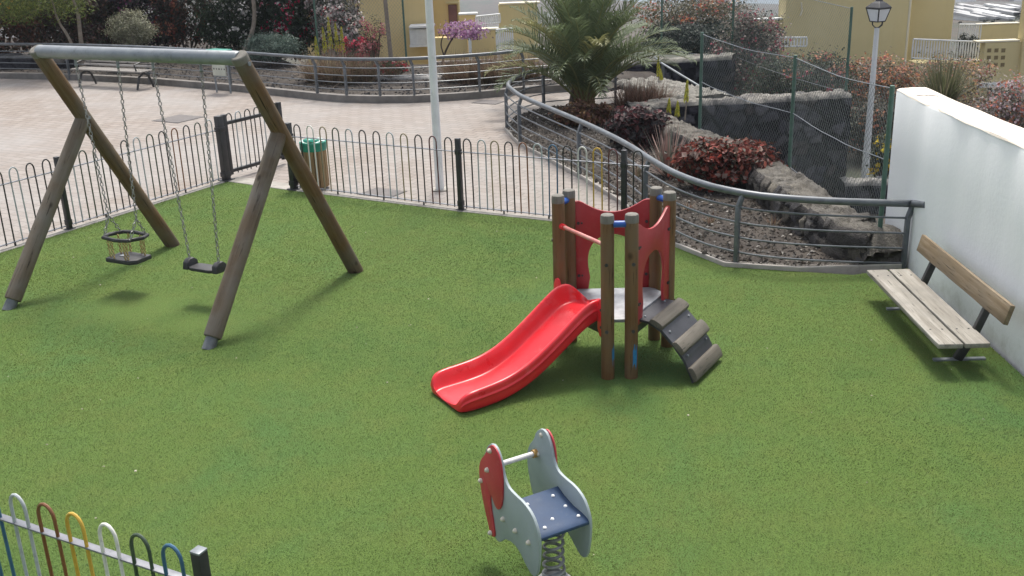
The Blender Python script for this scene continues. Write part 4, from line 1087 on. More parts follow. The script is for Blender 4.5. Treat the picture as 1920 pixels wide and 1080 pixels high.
# ================================================================== MESH FENCES AND LAMP
def mesh_fence(label, feet, tops, sp=.075, mids=(.5,), group=None, wr=.0019):
    """feet/tops: lists of points; wire mesh strung between the posts"""
    base = sum(feet, Vector())/len(feet); T = Thing('wire_mesh_fence', label, 'fence', base, group)
    for f, t_ in zip(feet, tops):
        mk('post', MB().tube([f-up*.05, t_+up*.03], .026, 10), M_green, T)
    mb = MB(); mw = MB()
    for i in range(len(feet)-1):
        a0, a1, b0, b1 = feet[i], tops[i], feet[i+1], tops[i+1]; L = (b0-a0).length; h = ((a1-a0).length+(b1-b0).length)/2
        def pt(u, v): return a0.lerp(b0, u).lerp(a1.lerp(b1, u), v)
        n_ = int(L/sp); k = h/L
        for j in range(-int(h/sp), n_+1):
            u0 = j*sp/L; u1 = u0+k
            for flip in (0, 1):
                ua, va, ub, vb = u0, 0., u1, 1.
                if ua < 0: va = (0-ua)/k; ua = 0
                if ub > 1: vb = 1-(ub-1)/k; ub = 1
                if vb-va < .02: continue
                if flip: ua, ub = 1-ua, 1-ub
                mb.tube([pt(ua, va), pt(ub, vb)], wr, 3, caps=False)
        for v in (0.0,)+tuple(mids)+(1.0,):
            P = []
            for q in range(9):
                u = q/8; P.append(pt(u, v)-up*(.05*math.sin(math.pi*u)+random.uniform(-.006, .006)))
            mw.tube(P, .0055, 5)
    mk('wire_mesh', mb, M_wire, T, smooth=False); mk('strand', mw, M_galv, T)
    return T
fa = [G(1650, 428, .36), G(1480, 312, .36), G(1312, 240, .36)]
ft = [Vector((p.x, p.y, z_at(p, y))) for p, y in zip(fa, (166, 108, 64))]
ex = fa[0]+(fa[0]-fa[1]).normalized()*1.5
mesh_fence('green post wire mesh fence on the low rubble wall beside the bed', fa, ft)
p1 = G(1592, 176, .3)+Vector((0, .2, 0)); p2 = D(1372, 104, 25.2); p3 = D(1240, 90, 27.5)
t1 = Vector((p1.x, p1.y, z_at(p1, 16))); t2 = Vector((p2.x, p2.y, t1.z+.35)); t3 = Vector((p3.x, p3.y, t1.z+.7))
mesh_fence('taller green wire mesh fence rising behind the lava wall in front of the yellow house', [p1, p2, p3], [t1, t2, t3], .09, ())
q1 = D(763, 124, 27.0); q2 = D(600, 124, 28.5)
mesh_fence('green wire mesh fence in front of the yellow house left of the white pole', [Vector((q1.x, q1.y, 0)), Vector((q2.x, q2.y, 0))], [Vector((q1.x, q1.y, 2.6)), Vector((q2.x, q2.y, 2.6))], .10, ())
# street lamp
p = G(1622, 325, -1.8); zt = z_at(p, 52)
T = Thing('street_lamp', 'white post lamp with black square lantern behind the white wall', 'street lamp', p)
mk('lamp_post', MB().tube([p-up*.1, p+up*1.0, p+up*2.2, Vector((p.x, p.y, zt))], [.082, .070, .056, .05], 14), M_white, T)
c = Vector((p.x, p.y, zt+.03))
mb = MB()
for a in range(4):
    an = a*math.pi/2+.5; d = Vector((math.cos(an), math.sin(an), 0)); mb.tube([c-up*.03, c+d*.06-up*.02, c+d*.13+up*.03, c+d*.14+up*.10], .010, 6)
mk('bracket', mb, M_black, T)
def sq(r, z, rot=.5+math.pi/4): return [c+Vector((r*math.cos(rot+k_*math.pi/2), r*math.sin(rot+k_*math.pi/2), z)) for k_ in range(4)]
lo, hi = sq(.145, .10), sq(.235, .36)
mb = MB()
for k_ in range(4):
    mb.tube([lo[k_], hi[k_]], .014, 6); mb.tube([lo[k_], lo[(k_+1) % 4]], .013, 6); mb.tube([hi[k_], hi[(k_+1) % 4]], .016, 6)
fr_ = mk('lantern_frame', mb, M_black, T)
for k_ in range(4):
    a, b_, c2_, d_ = lo[k_], lo[(k_+1) % 4], hi[(k_+1) % 4], hi[k_]; n_ = (b_-a).cross(d_-a).normalized()*.004
    mb = MB(); mb.add([a+n_, b_+n_, c2_+n_, d_+n_, a-n_, b_-n_, c2_-n_, d_-n_], [(0, 1, 2, 3), (7, 6, 5, 4), (0, 4, 5, 1), (1, 5, 6, 2), (2, 6, 7, 3), (3, 7, 4, 0)])
    mk('pane', mb, M_glassw, T, smooth=False, sub=fr_)
rings = [sq(.26, .36), sq(.25, .385), sq(.15, .46), sq(.08, .50), sq(.05, .56)]
V = [q for r in rings for q in r]; Fs = [(i*4+j, i*4+(j+1) % 4, i*4+4+(j+1) % 4, i*4+4+j) for i in range(4) for j in range(4)]+[(3, 2, 1, 0), (16, 17, 18, 19)]
mk('lantern_roof', MB().add(V, Fs), M_black, T, smooth=False, bevel=.006)

# ================================================================== VEGETATION
def leaves(P, Nrm, size, cols, asp=.5, jit=.5, r=rng):
    """rhombus leaves at P oriented loosely by Nrm"""
    n = len(P); s = size*r.uniform(.55, 1.25, n)
    nn = Nrm+r.normal(0, jit, (n, 3)); nn /= np.linalg.norm(nn, axis=1)[:, None]+1e-9
    t_ = r.normal(0, 1, (n, 3)); t_ -= nn*(t_*nn).sum(1)[:, None]; t_ /= np.linalg.norm(t_, axis=1)[:, None]+1e-9
    b_ = np.cross(nn, t_); bend = nn*(s*.12)[:, None]
    V = np.stack([P-t_*(s*.5)[:, None], P-b_*(s*asp*.5)[:, None]+bend, P+t_*(s*.5)[:, None], P+b_*(s*asp*.5)[:, None]+bend], 1)
    return V.reshape(-1, 3), np.arange(n*4).reshape(-1, 4), cols
def pick(pal, n, r):
    c = np.array([p[:3] for p in pal], float); w = np.array([p[3] if len(p) > 3 else 1 for p in pal], float); w /= w.sum()
    return c[r.choice(len(c), n, p=w)]*r.uniform(.65, 1.4, (n, 1))
def bush(name, label, cat, box, Y, n, size, pal, flower=None, seed=0, ground=0.0, depth=None, group=None, asp=.55, K=70, bark=None, fname='foliage', sig=.13, low=None, stems=True):
    r = np.random.default_rng(seed+100); x0, y0, x1, y1 = box
    cx, cy = (x0+x1)/2, (y0+y1)/2
    C = D(cx, y1, Y); zt_ = D(cx, y0, Y).z; zb = C.z if low is None else low
    zb = max(zb, ground+.02); rx = (x1-x0)/2*Y/FPX; ry = depth if depth else min(max(rx*.75, .3), 1.2); hz = max(zt_-zb, .15)
    T = Thing(name, label, cat, (C.x, C.y, ground), group)
    Q = []
    while len(Q) < K:
        q = r.uniform(-1, 1, 3); e = 2.4
        if abs(q[0])**e+abs(q[1])**e+abs(q[2])**(e if q[2] > 0 else 5) < 1 and (np.abs(q).max() > .45 or r.random() < .3): Q.append(q)
    Q = np.array(Q)*np.array([.86, .86, .86])
    ctr = np.array([C.x, C.y, zb+hz/2]); sc = np.array([rx, ry, hz/2])
    k = r.integers(0, K, n); tone = r.uniform(.7, 1.3, (K, 1))
    q = Q[k]+r.normal(0, sig, (n, 3)); q[:, 2] = np.maximum(q[:, 2], -1.02)
    P = ctr+q*sc; cols = pick(pal, n, r)*tone[k]
    nr = q*np.array([1, 1, .8])+np.array([0, -.1, .6])
    V, Fc, cols = leaves(P, nr, size, cols, asp, .6, r)
    big_mesh(fname, V, Fc, 4, M_leaf, parent=T, colors=cols)
    if flower:
        nf, fs, fp, spread = flower; nk = max(2, int(K*spread)); kk = r.choice(K, nk, replace=False)
        # flower clusters sit towards the outside and the light
        k2 = kk[r.integers(0, nk, nf)]; q = Q[k2]*1.08+r.normal(0, sig*.65, (nf, 3)); q[:, 1] -= .12; q[:, 2] += .06
        q[:, 2] = np.maximum(q[:, 2], -1.0)
        V, Fc, c_ = leaves(ctr+q*sc, q+np.array([0, -.4, .5]), fs, pick(fp, nf, r), .85, .8, r)
        big_mesh('blossom', V, Fc, 4, M_petal, parent=T, colors=c_)
    mb = MB(); bz = Vector((C.x, C.y, ground))
    for j in range(min(9, K)):
        e = Vector(ctr+Q[j]*sc*.8); m_ = bz.lerp(e, .5)+Vector((r.normal(0, .06)*rx, r.normal(0, .06), 0))
        mb.tube([bz+Vector((r.normal(0, .06), r.normal(0, .04), -.03)), m_, e], [.03*min(1, hz), .018*min(1, hz), .006], 5)
    if stems: mk('branches', mb, bark or M_dbark, T)
    return T
def blades(name, label, cat, base, n, L, w, pal, spread=.9, droop=.5, seed=0, foot=.08, group=None, pname='leaves', rough=None, ex=(1, 1), up_=1.0):
    """tuft of long tapering leaves from a common foot"""
    r = np.random.default_rng(seed+500); base = Vector(base); T = Thing(name, label, cat, base, group)
    az = r.uniform(0, 6.283, n); tl = np.abs(r.normal(0, .5, n))*spread; tl = np.clip(tl, 0, 1.35); l = L*r.uniform(.55, 1.1, n)
    d = np.stack([np.cos(az), np.sin(az)], 1); o = d*(foot*r.uniform(0, 1, n)**.5)[:, None]*np.array(ex)
    sidev = np.stack([-np.sin(az), np.cos(az)], 1)
    S_ = 5; V = np.zeros((n, S_, 2, 3)); ww = w*r.uniform(.6, 1.2, n)
    for i in range(S_):
        u = i/(S_-1); t2 = tl+droop*u*u*(.3+tl)
        hr = l*u*np.sin(np.clip(tl+droop*u*.5*(.4+tl), 0, 2.2)); hz = l*u*np.cos(np.clip(tl+droop*u*.5*(.4+tl), 0, 2.2))*up_
        cpos = np.stack([base.x+o[:, 0]+d[:, 0]*hr, base.y+o[:, 1]+d[:, 1]*hr, base.z+np.maximum(hz, .0)], 1)
        wv = (ww*(1-u*.93)*.5)[:, None]
        sv = np.concatenate([sidev, np.zeros((n, 1))], 1)*wv
        V[:, i, 0] = cpos-sv; V[:, i, 1] = cpos+sv
    idx = np.arange(n*S_*2).reshape(n, S_, 2)
    Fc = np.stack([idx[:, :-1, 0], idx[:, :-1, 1], idx[:, 1:, 1], idx[:, 1:, 0]], -1).reshape(-1, 4)
    c = np.repeat(pick(pal, n, r), S_-1, axis=0)
    big_mesh(pname, V.reshape(-1, 3), Fc, 4, M_leaf, parent=T, colors=c, smooth=True)
    return T
def flower_spike(label, base, h, group, seed, pal=((.42, .40, .03), (.5, .45, .06), (.35, .36, .05)), r0=.045, frac=.5):
    r = np.random.default_rng(seed); base = Vector(base); T = Thing('flower_spike', label, 'flower spike', base, group)
    top = base+Vector((r.normal(0, .02), r.normal(0, .02), h))
    mk('stalk', MB().tube([base-up*.03, base.lerp(top, .5)+Vector((r.normal(0, .012), 0, 0)), top], [.014, .011, .006], 6), M_trunk, T)
    n = 230; u = r.uniform(1-frac, 1, n); az = r.uniform(0, 6.283, n); rad = r0*(1.05-(u-(1-frac))/frac)**.6
    P = np.array(base)+np.array(top-base)*u[:, None]+np.stack([np.cos(az)*rad*.8, np.sin(az)*rad*.8, -.3*rad], 1)
    nr = np.stack([np.cos(az), np.sin(az), np.full(n, .2)], 1); s = .055
    dn = np.stack([np.cos(az)*.5, np.sin(az)*.5, np.full(n, -1.)], 1); dn /= np.linalg.norm(dn, axis=1)[:, None]
    b_ = np.cross(nr, dn); V = np.stack([P-dn*s*.5, P-b_*s*.16, P+dn*s*.5, P+b_*s*.16], 1).reshape(-1, 3)
    big_mesh('florets', V, np.arange(n*4).reshape(-1, 4), 4, M_petal, parent=T, colors=pick(pal, n, r))
    return T
def trunk_tube(T, pts, r0, r1, mat, name='trunk'):
    n_ = len(pts); return mk(name, MB().tube(smooth_poly([tuple(p) for p in pts], 2, False), list(np.linspace(r0, r1, len(smooth_poly([tuple(p) for p in pts], 2, False)))), 9), mat, T)

DK = [(.022, .034, .017), (.034, .046, .022), (.045, .03, .026), (.028, .028, .026)]
# ---- far hedge, left to right
bush('bougainvillea', 'reddish brown bougainvillea at the far left behind the railing', 'shrub', (-110, -60, 120, 112), 31.5, 17000, .13, [(.12, .05, .035), (.09, .045, .03), (.05, .05, .025), (.16, .075, .05), (.04, .03, .025)], (900, .09, [(.20, .06, .045), (.24, .1, .06)], .5), 1)
bush('bougainvillea', 'low brown shrub behind the railing left of the olive grey bush', 'shrub', (80, -50, 235, 112), 31.2, 15000, .10, [(.07, .035, .03), (.045, .035, .026), (.09, .05, .035), (.035, .04, .022)], None, 2)
bush('bougainvillea', 'dark purple bougainvillea mass behind the olive grey bush', 'shrub', (165, -70, 350, 100), 32, 11000, .13, [(.036, .022, .036), (.024, .024, .026), (.045, .026, .038), (.022, .032, .018)], (1100, .10, [(.13, .03, .10), (.16, .04, .07)], .4), 3)
bush('bougainvillea', 'rusty red bougainvillea between the olive grey bush and the white flowered shrub', 'shrub', (295, -70, 410, 98), 31.5, 9500, .10, [(.05, .035, .025), (.07, .04, .03), (.03, .036, .02)], (1700, .09, [(.20, .05, .04), (.15, .045, .03), (.26, .10, .06)], .6), 4)
bush('oleander', 'dark shrub dotted with white flowers behind the litter sign', 'shrub', (372, -80, 525, 104), 30.8, 11000, .14, [(.022, .042, .018), (.030, .052, .024), (.044, .066, .032), (.016, .024, .014)], (520, .10, [(.62, .60, .56), (.55, .52, .5)], .6), 5, asp=.35)
bush('oleander', 'dark green shrub with white and red blossom beside the yellow flower spikes', 'shrub', (495, -80, 625, 108), 30.5, 11000, .14, [(.024, .042, .020), (.034, .052, .026), (.016, .024, .016)], (900, .11, [(.6, .57, .54, 2), (.44, .02, .07, 2.2), (.5, .16, .22, .6)], .6), 6, asp=.4)
bush('bougainvillea', 'pale pink and white bougainvillea leaning out in front of the yellow house', 'shrub', (580, -30, 690, 112), 30, 9000, .10, [(.04, .045, .03), (.06, .06, .045), (.09, .08, .065)], (3600, .085, [(.60, .55, .52, 3), (.50, .36, .36), (.34, .08, .09, .6)], .85), 7)
bush('bougainvillea', 'bright red bougainvillea at the foot of the pale pink one', 'shrub', (638, 70, 705, 122), 29, 3500, .08, [(.06, .05, .03), (.04, .04, .025)], (2600, .085, [(.44, .02, .06), (.50, .05, .10), (.32, .015, .035)], .9), 8)
bush('saltbush', 'round olive grey bush standing clear of the hedge behind the iron bench', 'shrub', (207, 20, 294, 86), 29, 8500, .055, [(.17, .175, .11), (.22, .22, .15), (.12, .13, .08), (.26, .25, .18)], None, 9, bark=M_trunk, sig=.16)
bush('saltbush', 'blue green bush behind the railing below the dark shrubs', 'shrub', (462, 60, 565, 112), 28.6, 8000, .06, [(.10, .15, .12), (.14, .19, .155), (.07, .11, .085)], None, 10, sig=.16)
T = bush('flowering_tree', 'yellow green leaning tree with yellow flowers in the upper left corner', 'tree', (-80, -130, 210, 44), 28.5, 20000, .11, [(.13, .17, .035), (.09, .13, .03), (.18, .20, .05), (.07, .09, .03)], (70, .12, [(.5, .38, .04), (.55, .3, .04)], .06), 11, asp=.22, low=None, K=90, fname='crown', stems=False)
b_ = D(150, 88, 28.5); trunk_tube(T, [Vector((b_.x, b_.y, 0)), D(150, 60, 28.5), D(146, 20, 28.5), D(120, -40, 28.5)], .07, .03, M_trunk)
trunk_tube(T, [Vector((b_.x-.05, b_.y, .2)), D(128, 66, 28.5), D(108, 40, 28.5), D(95, -10, 28.5)], .05, .02, M_trunk)
T = bush('slender_tree', 'pale slender trunk curving up past the white flowered shrub', 'tree', (430, -190, 560, -20), 30, 3500, .1, [(.05, .07, .03), (.07, .09, .04)], None, 12, fname='crown', low=None, stems=False)
b_ = D(456, 96, 29.4); trunk_tube(T, [Vector((b_.x, b_.y, 0)), D(458, 92, 29.4), D(474, 60, 29.4), D(478, 25, 29.4), D(472, -20, 29.4), D(480, -90, 30)], .065, .05, M_trunk)
T = bush('slender_tree', 'bare grey trunk leaning across the yellow house front', 'tree', (660, -230, 800, -60), 26.5, 3500, .1, [(.05, .07, .03), (.07, .09, .04)], None, 13, fname='crown', stems=False)
b_ = D(735, 118, 26.3); trunk_tube(T, [Vector((b_.x, b_.y, 0)), D(732, 100, 26.3), D(726, 40, 26.3), D(720, -20, 26.3), D(722, -120, 26.5)], .062, .045, M_trunk)
T = bush('flowering_tree', 'small purple blossoming tree right of the white pole', 'tree', (828, 40, 912, 72), 27, 350, .06, [(.10, .09, .06), (.14, .09, .10)], (1150, .07, [(.34, .17, .31), (.44, .26, .41), (.28, .14, .24), (.5, .36, .46)], .9), 14, K=46, fname='crown', sig=.30, stems=False)
b_ = D(826, 110, 27); trunk_tube(T, [Vector((b_.x, b_.y, 0)), D(832, 104, 27), D(842, 82, 27), D(857, 58, 27)], .035, .015, M_dbark)
trunk_tube(T, [Vector(D(832, 104, 27)), D(825, 80, 27), D(836, 58, 27)], .022, .010, M_dbark, 'branch')
bush('flowering_plant', 'small red flowered plant behind the railing left of the white pole', 'plant', (700, 112, 765, 140), 25.6, 1500, .06, [(.05, .07, .03), (.08, .09, .04)], (420, .07, [(.44, .03, .05), (.5, .08, .1), (.55, .4, .35)], .5), 15)
bush('flowering_plant', 'dark red flowers spilling over the mesh fence beside the grey trunk', 'plant', (675, 30, 725, 105), 27.4, 700, .06, [(.05, .06, .03), (.07, .06, .04)], (450, .06, [(.42, .12, .14), (.5, .25, .25)], .6), 16, K=30, sig=.2)
for i, (x, y, h, s_) in enumerate(((612, 112, 62, 1), (622, 112, 82, 2), (634, 112, 70, 3), (643, 112, 62, 4), (596, 112, 44, 5))):
    b_ = D(x, y, 28.0); tp = D(x, y-h, 28.0)
    flower_spike('tall yellow flower spike in the clump in front of the pink and white bougainvillea', Vector((b_.x, b_.y, .05)), tp.z-.05, 'yellow flower spikes behind the far railing', 40+s_, r0=.085, frac=.62)
DRY = [(.20, .145, .095), (.26, .20, .14), (.15, .10, .07), (.17, .10, .075), (.12, .11, .06)]
for i, (x, Y, n, L) in enumerate(((592, 25.3, 420, .75), (622, 25.0, 460, .85), (655, 24.8, 460, .9), (688, 25.0, 420, .8), (735, 25.4, 300, .55))):
    p = D(x, 160, Y); blades('dry_grass', ['tan dry grass tuft at the left end of the grass row by the railing', 'tan dry grass tuft under the yellow flower spikes', 'tall dry grass tuft in the middle of the gravel bed', 'dry grass tuft below the red bougainvillea', 'small dry grass tuft behind the railing left of the white pole'][i], 'grass tuft', (p.x, p.y, .05), n, L, .016, DRY, .9, .7, i, .22, 'dry grass tufts behind the far railing')
for i, (x, Y, n, L) in enumerate(((852, 24.6, 420, .72), (880, 24.2, 460, .8), (908, 24.0, 460, .8), (936, 23.8, 460, .85), (962, 24.2, 420, .8), (995, 24.4, 380, .7))):
    p = D(x, 158, Y); blades('dry_grass', 'brown dry grass tuft in the row right of the white pole behind the railing', 'grass tuft', (p.x, p.y, .05), n, L, .016, DRY+[(.19, .115, .08)], .9, .6, 20+i, .22, 'dry grass tufts right of the white pole')

# ---- planting bed inside the near railing
bush('copperleaf', 'big copper red leaved bush behind the railing near the white wall', 'shrub', (1256, 258, 1468, 394), 13.7, 7200, .085, [(.17, .035, .025), (.11, .028, .022), (.06, .03, .022), (.22, .06, .04), (.05, .045, .028)], (420, .09, [(.30, .06, .045), (.24, .10, .07), (.4, .3, .26)], .6), 21, .055, depth=.48, low=.10, K=90)
bush('copperleaf', 'dark purple leaved bush between the palm and the spiky aloe', 'shrub', (1128, 196, 1262, 296), 16.6, 4800, .11, [(.075, .024, .028), (.05, .026, .028), (.055, .05, .05), (.10, .035, .035), (.035, .032, .032)], None, 22, .055, depth=.4, low=.08, K=60)
bush('copperleaf', 'low reddish brown plant around the palm foot', 'plant', (1035, 190, 1148, 266), 18.6, 3000, .09, [(.12, .055, .035), (.16, .07, .05), (.08, .05, .03), (.2, .12, .05)], None, 23, .055, depth=.4, low=.06)
p = G(1252, 330, .055)
blades('spiky_aloe', 'spiky pinkish grey aloe clump beside the copper red bush', 'plant', p, 165, .74, .034, [(.24, .15, .13), (.28, .19, .165), (.19, .15, .13), (.15, .16, .13), (.30, .20, .17)], 1.25, .05, 31, .07)
for i, (x, y, L, sd_) in enumerate(((1290, 395, .18, 1), (1330, 418, .14, 2), (1195, 330, .25, 3), (1450, 420, .14, 4))):
    p = G(x, y, .055); blades('seedling', ['small dry sprout at the left foot of the copper red bush', 'tiny dry sprout in the gravel in front of the copper red bush', 'small dry sprout left of the spiky aloe', 'tiny sprout in the gravel near the rubble wall'][i], 'sprout', p, 26, L, .016, DRY, 1.2, .4, 60+sd_, .06)
for i, (x, yb, yt, Y) in enumerate(((1252, 232, 185, 18.3), (1269, 236, 190, 17.9), (1284, 222, 150, 18.2), (1236, 160, 105, 22.5), (1241, 165, 130, 22.8))):
    b_ = D(x, yb, Y); t_ = D(x, yt, Y); flower_spike(['yellow flower spike left of two others at the rubble wall', 'shorter yellow flower spike at the rubble wall under the stair handrail', 'tallest yellow flower spike crossing the stair handrail', 'yellow flower spike by the top of the stair handrail', 'small yellow flower spike by the top of the stair handrail'][i], Vector((b_.x, b_.y, min(b_.z, .36) if i < 3 else 0)), t_.z-(min(b_.z, .36) if i < 3 else 0), None, 80+i, r0=.055, frac=.55)
for i, (x, y, n, L) in enumerate(((1180, 199, 420, .5), (1205, 199, 460, .55), (1228, 199, 360, .5))):
    p = G(x, y, .05); blades('dry_grass', ['reddish dry grass tuft at the right of the palm', 'wide reddish dry grass tuft in front of the stair wall', 'reddish dry grass tuft beside the pale wall crest'][i], 'grass tuft', p, n, L, .016, [(.16, .085, .065), (.2, .12, .09), (.12, .09, .065), (.24, .16, .12)], 1.2, .4, 90+i, .3)

# ---- palm
PB = G(1096, 203, .05); T = Thing('palm_tree', 'short date palm with wide arching fronds in the planting bed', 'palm', PB)
r = np.random.default_rng(77)
crown = PB+up*.22
mb = MB(); mb.lathe(PB, [(.17, -.02), (.16, .1), (.14, .2), (.11, .32), (.05, .38)], 14)
for k_ in range(70):
    a = k_*2.4; z = .02+.30*k_/70; d = Vector((math.cos(a), math.sin(a), 0)); p = PB+d*.13+up*z
    mb.tube([p, p+d*.07+up*.12], [.04, .02], 5)
mk('trunk', mb, worn('palm_trunk', (.13, .08, .045), (.22, .15, .08), .9, 14, 0, .8, .2), T)
o = D(1072, 198, 20.4); mb = MB(); mb.tube([Vector((o.x, o.y, .03)), D(1078, 160, 20.4)], [.085, .06], 9); mk('old_stump', mb, M_dbark, T)
nfr = 72; VV = []; CC = []; pet = MB()
for f in range(nfr):
    az = f*2.39996+r.uniform(-.2, .2); q = f/nfr; el0 = math.radians(88-43*q+r.uniform(-7, 7)); L = r.uniform(2.3, 2.95)*(1-.10*q); d = np.array([math.cos(az), math.sin(az), 0])
    m_ = 26; pts = []; pos = np.array(crown)+d*.07+np.array([0, 0, -.15*q]); el = el0
    for i in range(m_+1):
        pts.append(pos.copy()); u = i/m_; el = el0-(.42+1.25*q)*u**1.9-(.05*u); pos = pos+(d*math.cos(el)+np.array([0, 0, math.sin(el)]))*L/m_
    pts = np.array(pts); yl = r.uniform(0, 1) < .16
    pet.tube([tuple(p) for p in pts[::3]], list(np.linspace(.022, .005, len(pts[::3]))), 5)
    base = np.array((.20, .20, .085) if yl else (.115, .148, .075))*r.uniform(.8, 1.25); roll_ = r.uniform(-.4, .4)
    for i in range(int(m_*.5), int(m_*2.6)):
        u = i/(m_*2.6); fi = u*m_; i0 = min(int(fi), m_-1); P = pts[i0]+(pts[min(i0+1, m_)]-pts[i0])*(fi-i0); t_ = pts[min(i0+1, m_)]-pts[i0]; t_ = t_/np.linalg.norm(t_)
        sd_ = np.cross(t_, [0, 0, 1.]); sd_ /= np.linalg.norm(sd_)+1e-6; nu = np.cross(sd_, t_)
        ll = (.46*math.sin(math.pi*min(1, .10+u*.92))**.6)*r.uniform(.85, 1.1)*(.55 if u < .15 else 1)
        for sg in (-1, 1):
            dr = sd_*sg*(.72+.1*r.normal())+t_*(.62+.3*u)+nu*(.42+.18*r.normal()+sg*roll_*.4); dr /= np.linalg.norm(dr)
            e1 = P+dr*ll*.55; e2 = P+dr*ll-np.array([0, 0, .10*ll+.05*r.random()]); wv = np.cross(dr, nu); wv = wv/(np.linalg.norm(wv)+1e-6)*.011
            VV += [[P-wv*.6, P+wv*.6, e1+wv, e1-wv], [e1-wv, e1+wv, e2+wv*.12, e2-wv*.12]]
            c = base*r.uniform(.75, 1.25); CC += [c, c*1.05]
mk('rachis', pet, worn('palm_rachis', (.12, .13, .04), (.2, .2, .07), .6, 6), T)
VV = np.array(VV); big_mesh('fronds', VV.reshape(-1, 3), np.arange(len(VV)*4).reshape(-1, 4), 4, M_leaf, parent=T, colors=np.array(CC))

# ---- right hand side hedges in the sunken terrace
GR = -1.9
OR = [(.46, .22, .11), (.42, .18, .11), (.36, .14, .12), (.50, .31, .20)]
PK = [(.38, .09, .12), (.30, .05, .08), (.46, .28, .26), (.5, .42, .38)]
GY = [(.16, .135, .11), (.11, .115, .08), (.22, .19, .16), (.08, .09, .055), (.27, .23, .2)]
bush('hedge', 'dark green shrub above the farther lava wall right of the palm', 'shrub', (1205, 40, 1410, 124), 28.5, 17000, .09, [(.02, .034, .026), (.03, .046, .034), (.016, .022, .02), (.04, .05, .035)], None, 51, 0, depth=1.2)
bush('bougainvillea', 'straggly dry bougainvillea with orange and pink flowers above the dark green shrub', 'shrub', (1190, -25, 1400, 66), 29.5, 6500, .08, [(.16, .14, .08), (.10, .09, .06), (.2, .17, .11), (.06, .07, .04)], (800, .085, [(.48, .16, .07), (.42, .12, .12), (.5, .4, .3)], .5), 52, 0, K=60, sig=.19)
bush('bougainvillea', 'pink flowered bougainvillea beside the white balcony rail', 'shrub', (1322, 18, 1478, 190), 25.5, 14000, .075, GY+[(.03, .045, .04), (.04, .05, .045)], (1500, .075, PK, .6), 53, GR, sig=.16, K=80)
bush('hedge', 'green and grey shrub with few orange flowers behind the big lava wall', 'shrub', (1400, 98, 1600, 196), 23.6, 12000, .075, [(.05, .07, .04), (.035, .05, .035), (.10, .09, .07), (.07, .09, .05)], (650, .075, OR+PK[:2], .4), 54, GR, sig=.17, K=80)
bush('bougainvillea', 'orange bougainvillea in front of the big yellow house wall', 'shrub', (1555, 108, 1730, 190), 24.5, 6500, .07, GY+[(.17, .12, .08)], (1700, .075, OR, .7), 55, GR, sig=.18, K=80)
bush('bougainvillea', 'dark tangled shrub below the orange bougainvillea behind the street lamp', 'shrub', (1570, 165, 1710, 345), 23.2, 9000, .075, [(.06, .06, .048), (.08, .072, .055), (.04, .042, .034), (.13, .105, .085)], (500, .07, OR, .35), 56, GR, sig=.16, K=90)
bush('bougainvillea', 'greyish bougainvillea with orange flowers under the white terrace rail', 'shrub', (1690, 104, 1850, 230), 25.5, 6500, .07, GY+[(.15, .12, .07), (.12, .12, .06)], (1500, .075, OR+[(.5, .42, .4)], .6), 57, GR, sig=.18, K=80)
bush('bougainvillea', 'pale grey and pink bougainvillea above the white wall at the right edge', 'shrub', (1800, 150, 1960, 290), 23.5, 6500, .075, GY+[(.22, .2, .19), (.2, .17, .16)], (1500, .075, [(.42, .12, .09), (.46, .2, .12), (.5, .42, .4), (.4, .3, .34)], .6), 58, GR, sig=.19, K=70)
p = D(1768, 192, 21.5)
T_ = blades('yucca', 'olive green yucca rosette rising behind the white wall', 'plant', p, 620, 1.0, .026, [(.11, .125, .06), (.15, .155, .08), (.08, .095, .05), (.21, .185, .12)], 1.15, .3, 91, .25)
trunk_tube(T_, [Vector((p.x, p.y, GR)), Vector((p.x+.04, p.y, -1.0)), p], .12, .10, M_dbark)
T_ = bush('flowering_plant', 'small shrub with yellow flowers at the lamp post foot by the white wall', 'plant', (1628, 248, 1680, 330), 19.5, 1500, .07, [(.04, .055, .03), (.05, .06, .035)], (150, .10, [(.62, .5, .05), (.6, .42, .03)], .35), 59, GR, sig=.2)

# ================================================================== HOUSES
def blk(x0, x1, yt, yb, Y, dep, zb=None):
    """box whose front face fills the sight lines x0..x1, yt..yb at depth Y"""
    a = D(x0, (yt+yb)/2, Y); c = D(x1, (yt+yb)/2, Y); t_ = D((x0+x1)/2, yt, Y).z; b_ = D((x0+x1)/2, yb, Y).z if zb is None else zb
    return (a.x, c.x, Y, Y+dep, b_, t_)
def bbox(mb, B):
    return mb.box(((B[0]+B[1])/2, (B[2]+B[3])/2, (B[4]+B[5])/2), (B[1]-B[0], B[3]-B[2], B[5]-B[4]))
def hpart(T, name, x0, x1, yt, yb, Y, dep, mat, zb=None, sub=None, bevel=.02):
    return mk(name, bbox(MB(), blk(x0, x1, yt, yb, Y, dep, zb)), mat, T, smooth=False, bevel=bevel, sub=sub)
def cope(T, x0, x1, y, Y, dep, mat, th=.07, ov=.05):
    B = blk(x0, x1, y, y+2, Y, dep); return mk('coping', MB().box(((B[0]+B[1])/2, Y+dep/2, B[5]+th/2), (B[1]-B[0]+2*ov, dep+2*ov, th)), mat, T, smooth=False, bevel=.012)
def balustrade(label, P, h, n, group=None, mat=None, wavy=True):
    """white turned-bar rail standing along P"""
    mat = mat or M_white; T = Thing('balustrade', label, 'balustrade', sum(P, Vector())/len(P), group)
    mk('top_rail', MB().tube([p+up*h for p in P], .035, 6), mat, T); mk('bottom_rail', MB().tube([p+up*.10 for p in P], .03, 6), mat, T)
    for p in resample(P, n): mk('baluster', MB().tube([p+up*.1, p+up*h*.45, p+up*h*.55, p+up*h], [.02, .034, .034, .02], 6), mat, T)
    return T

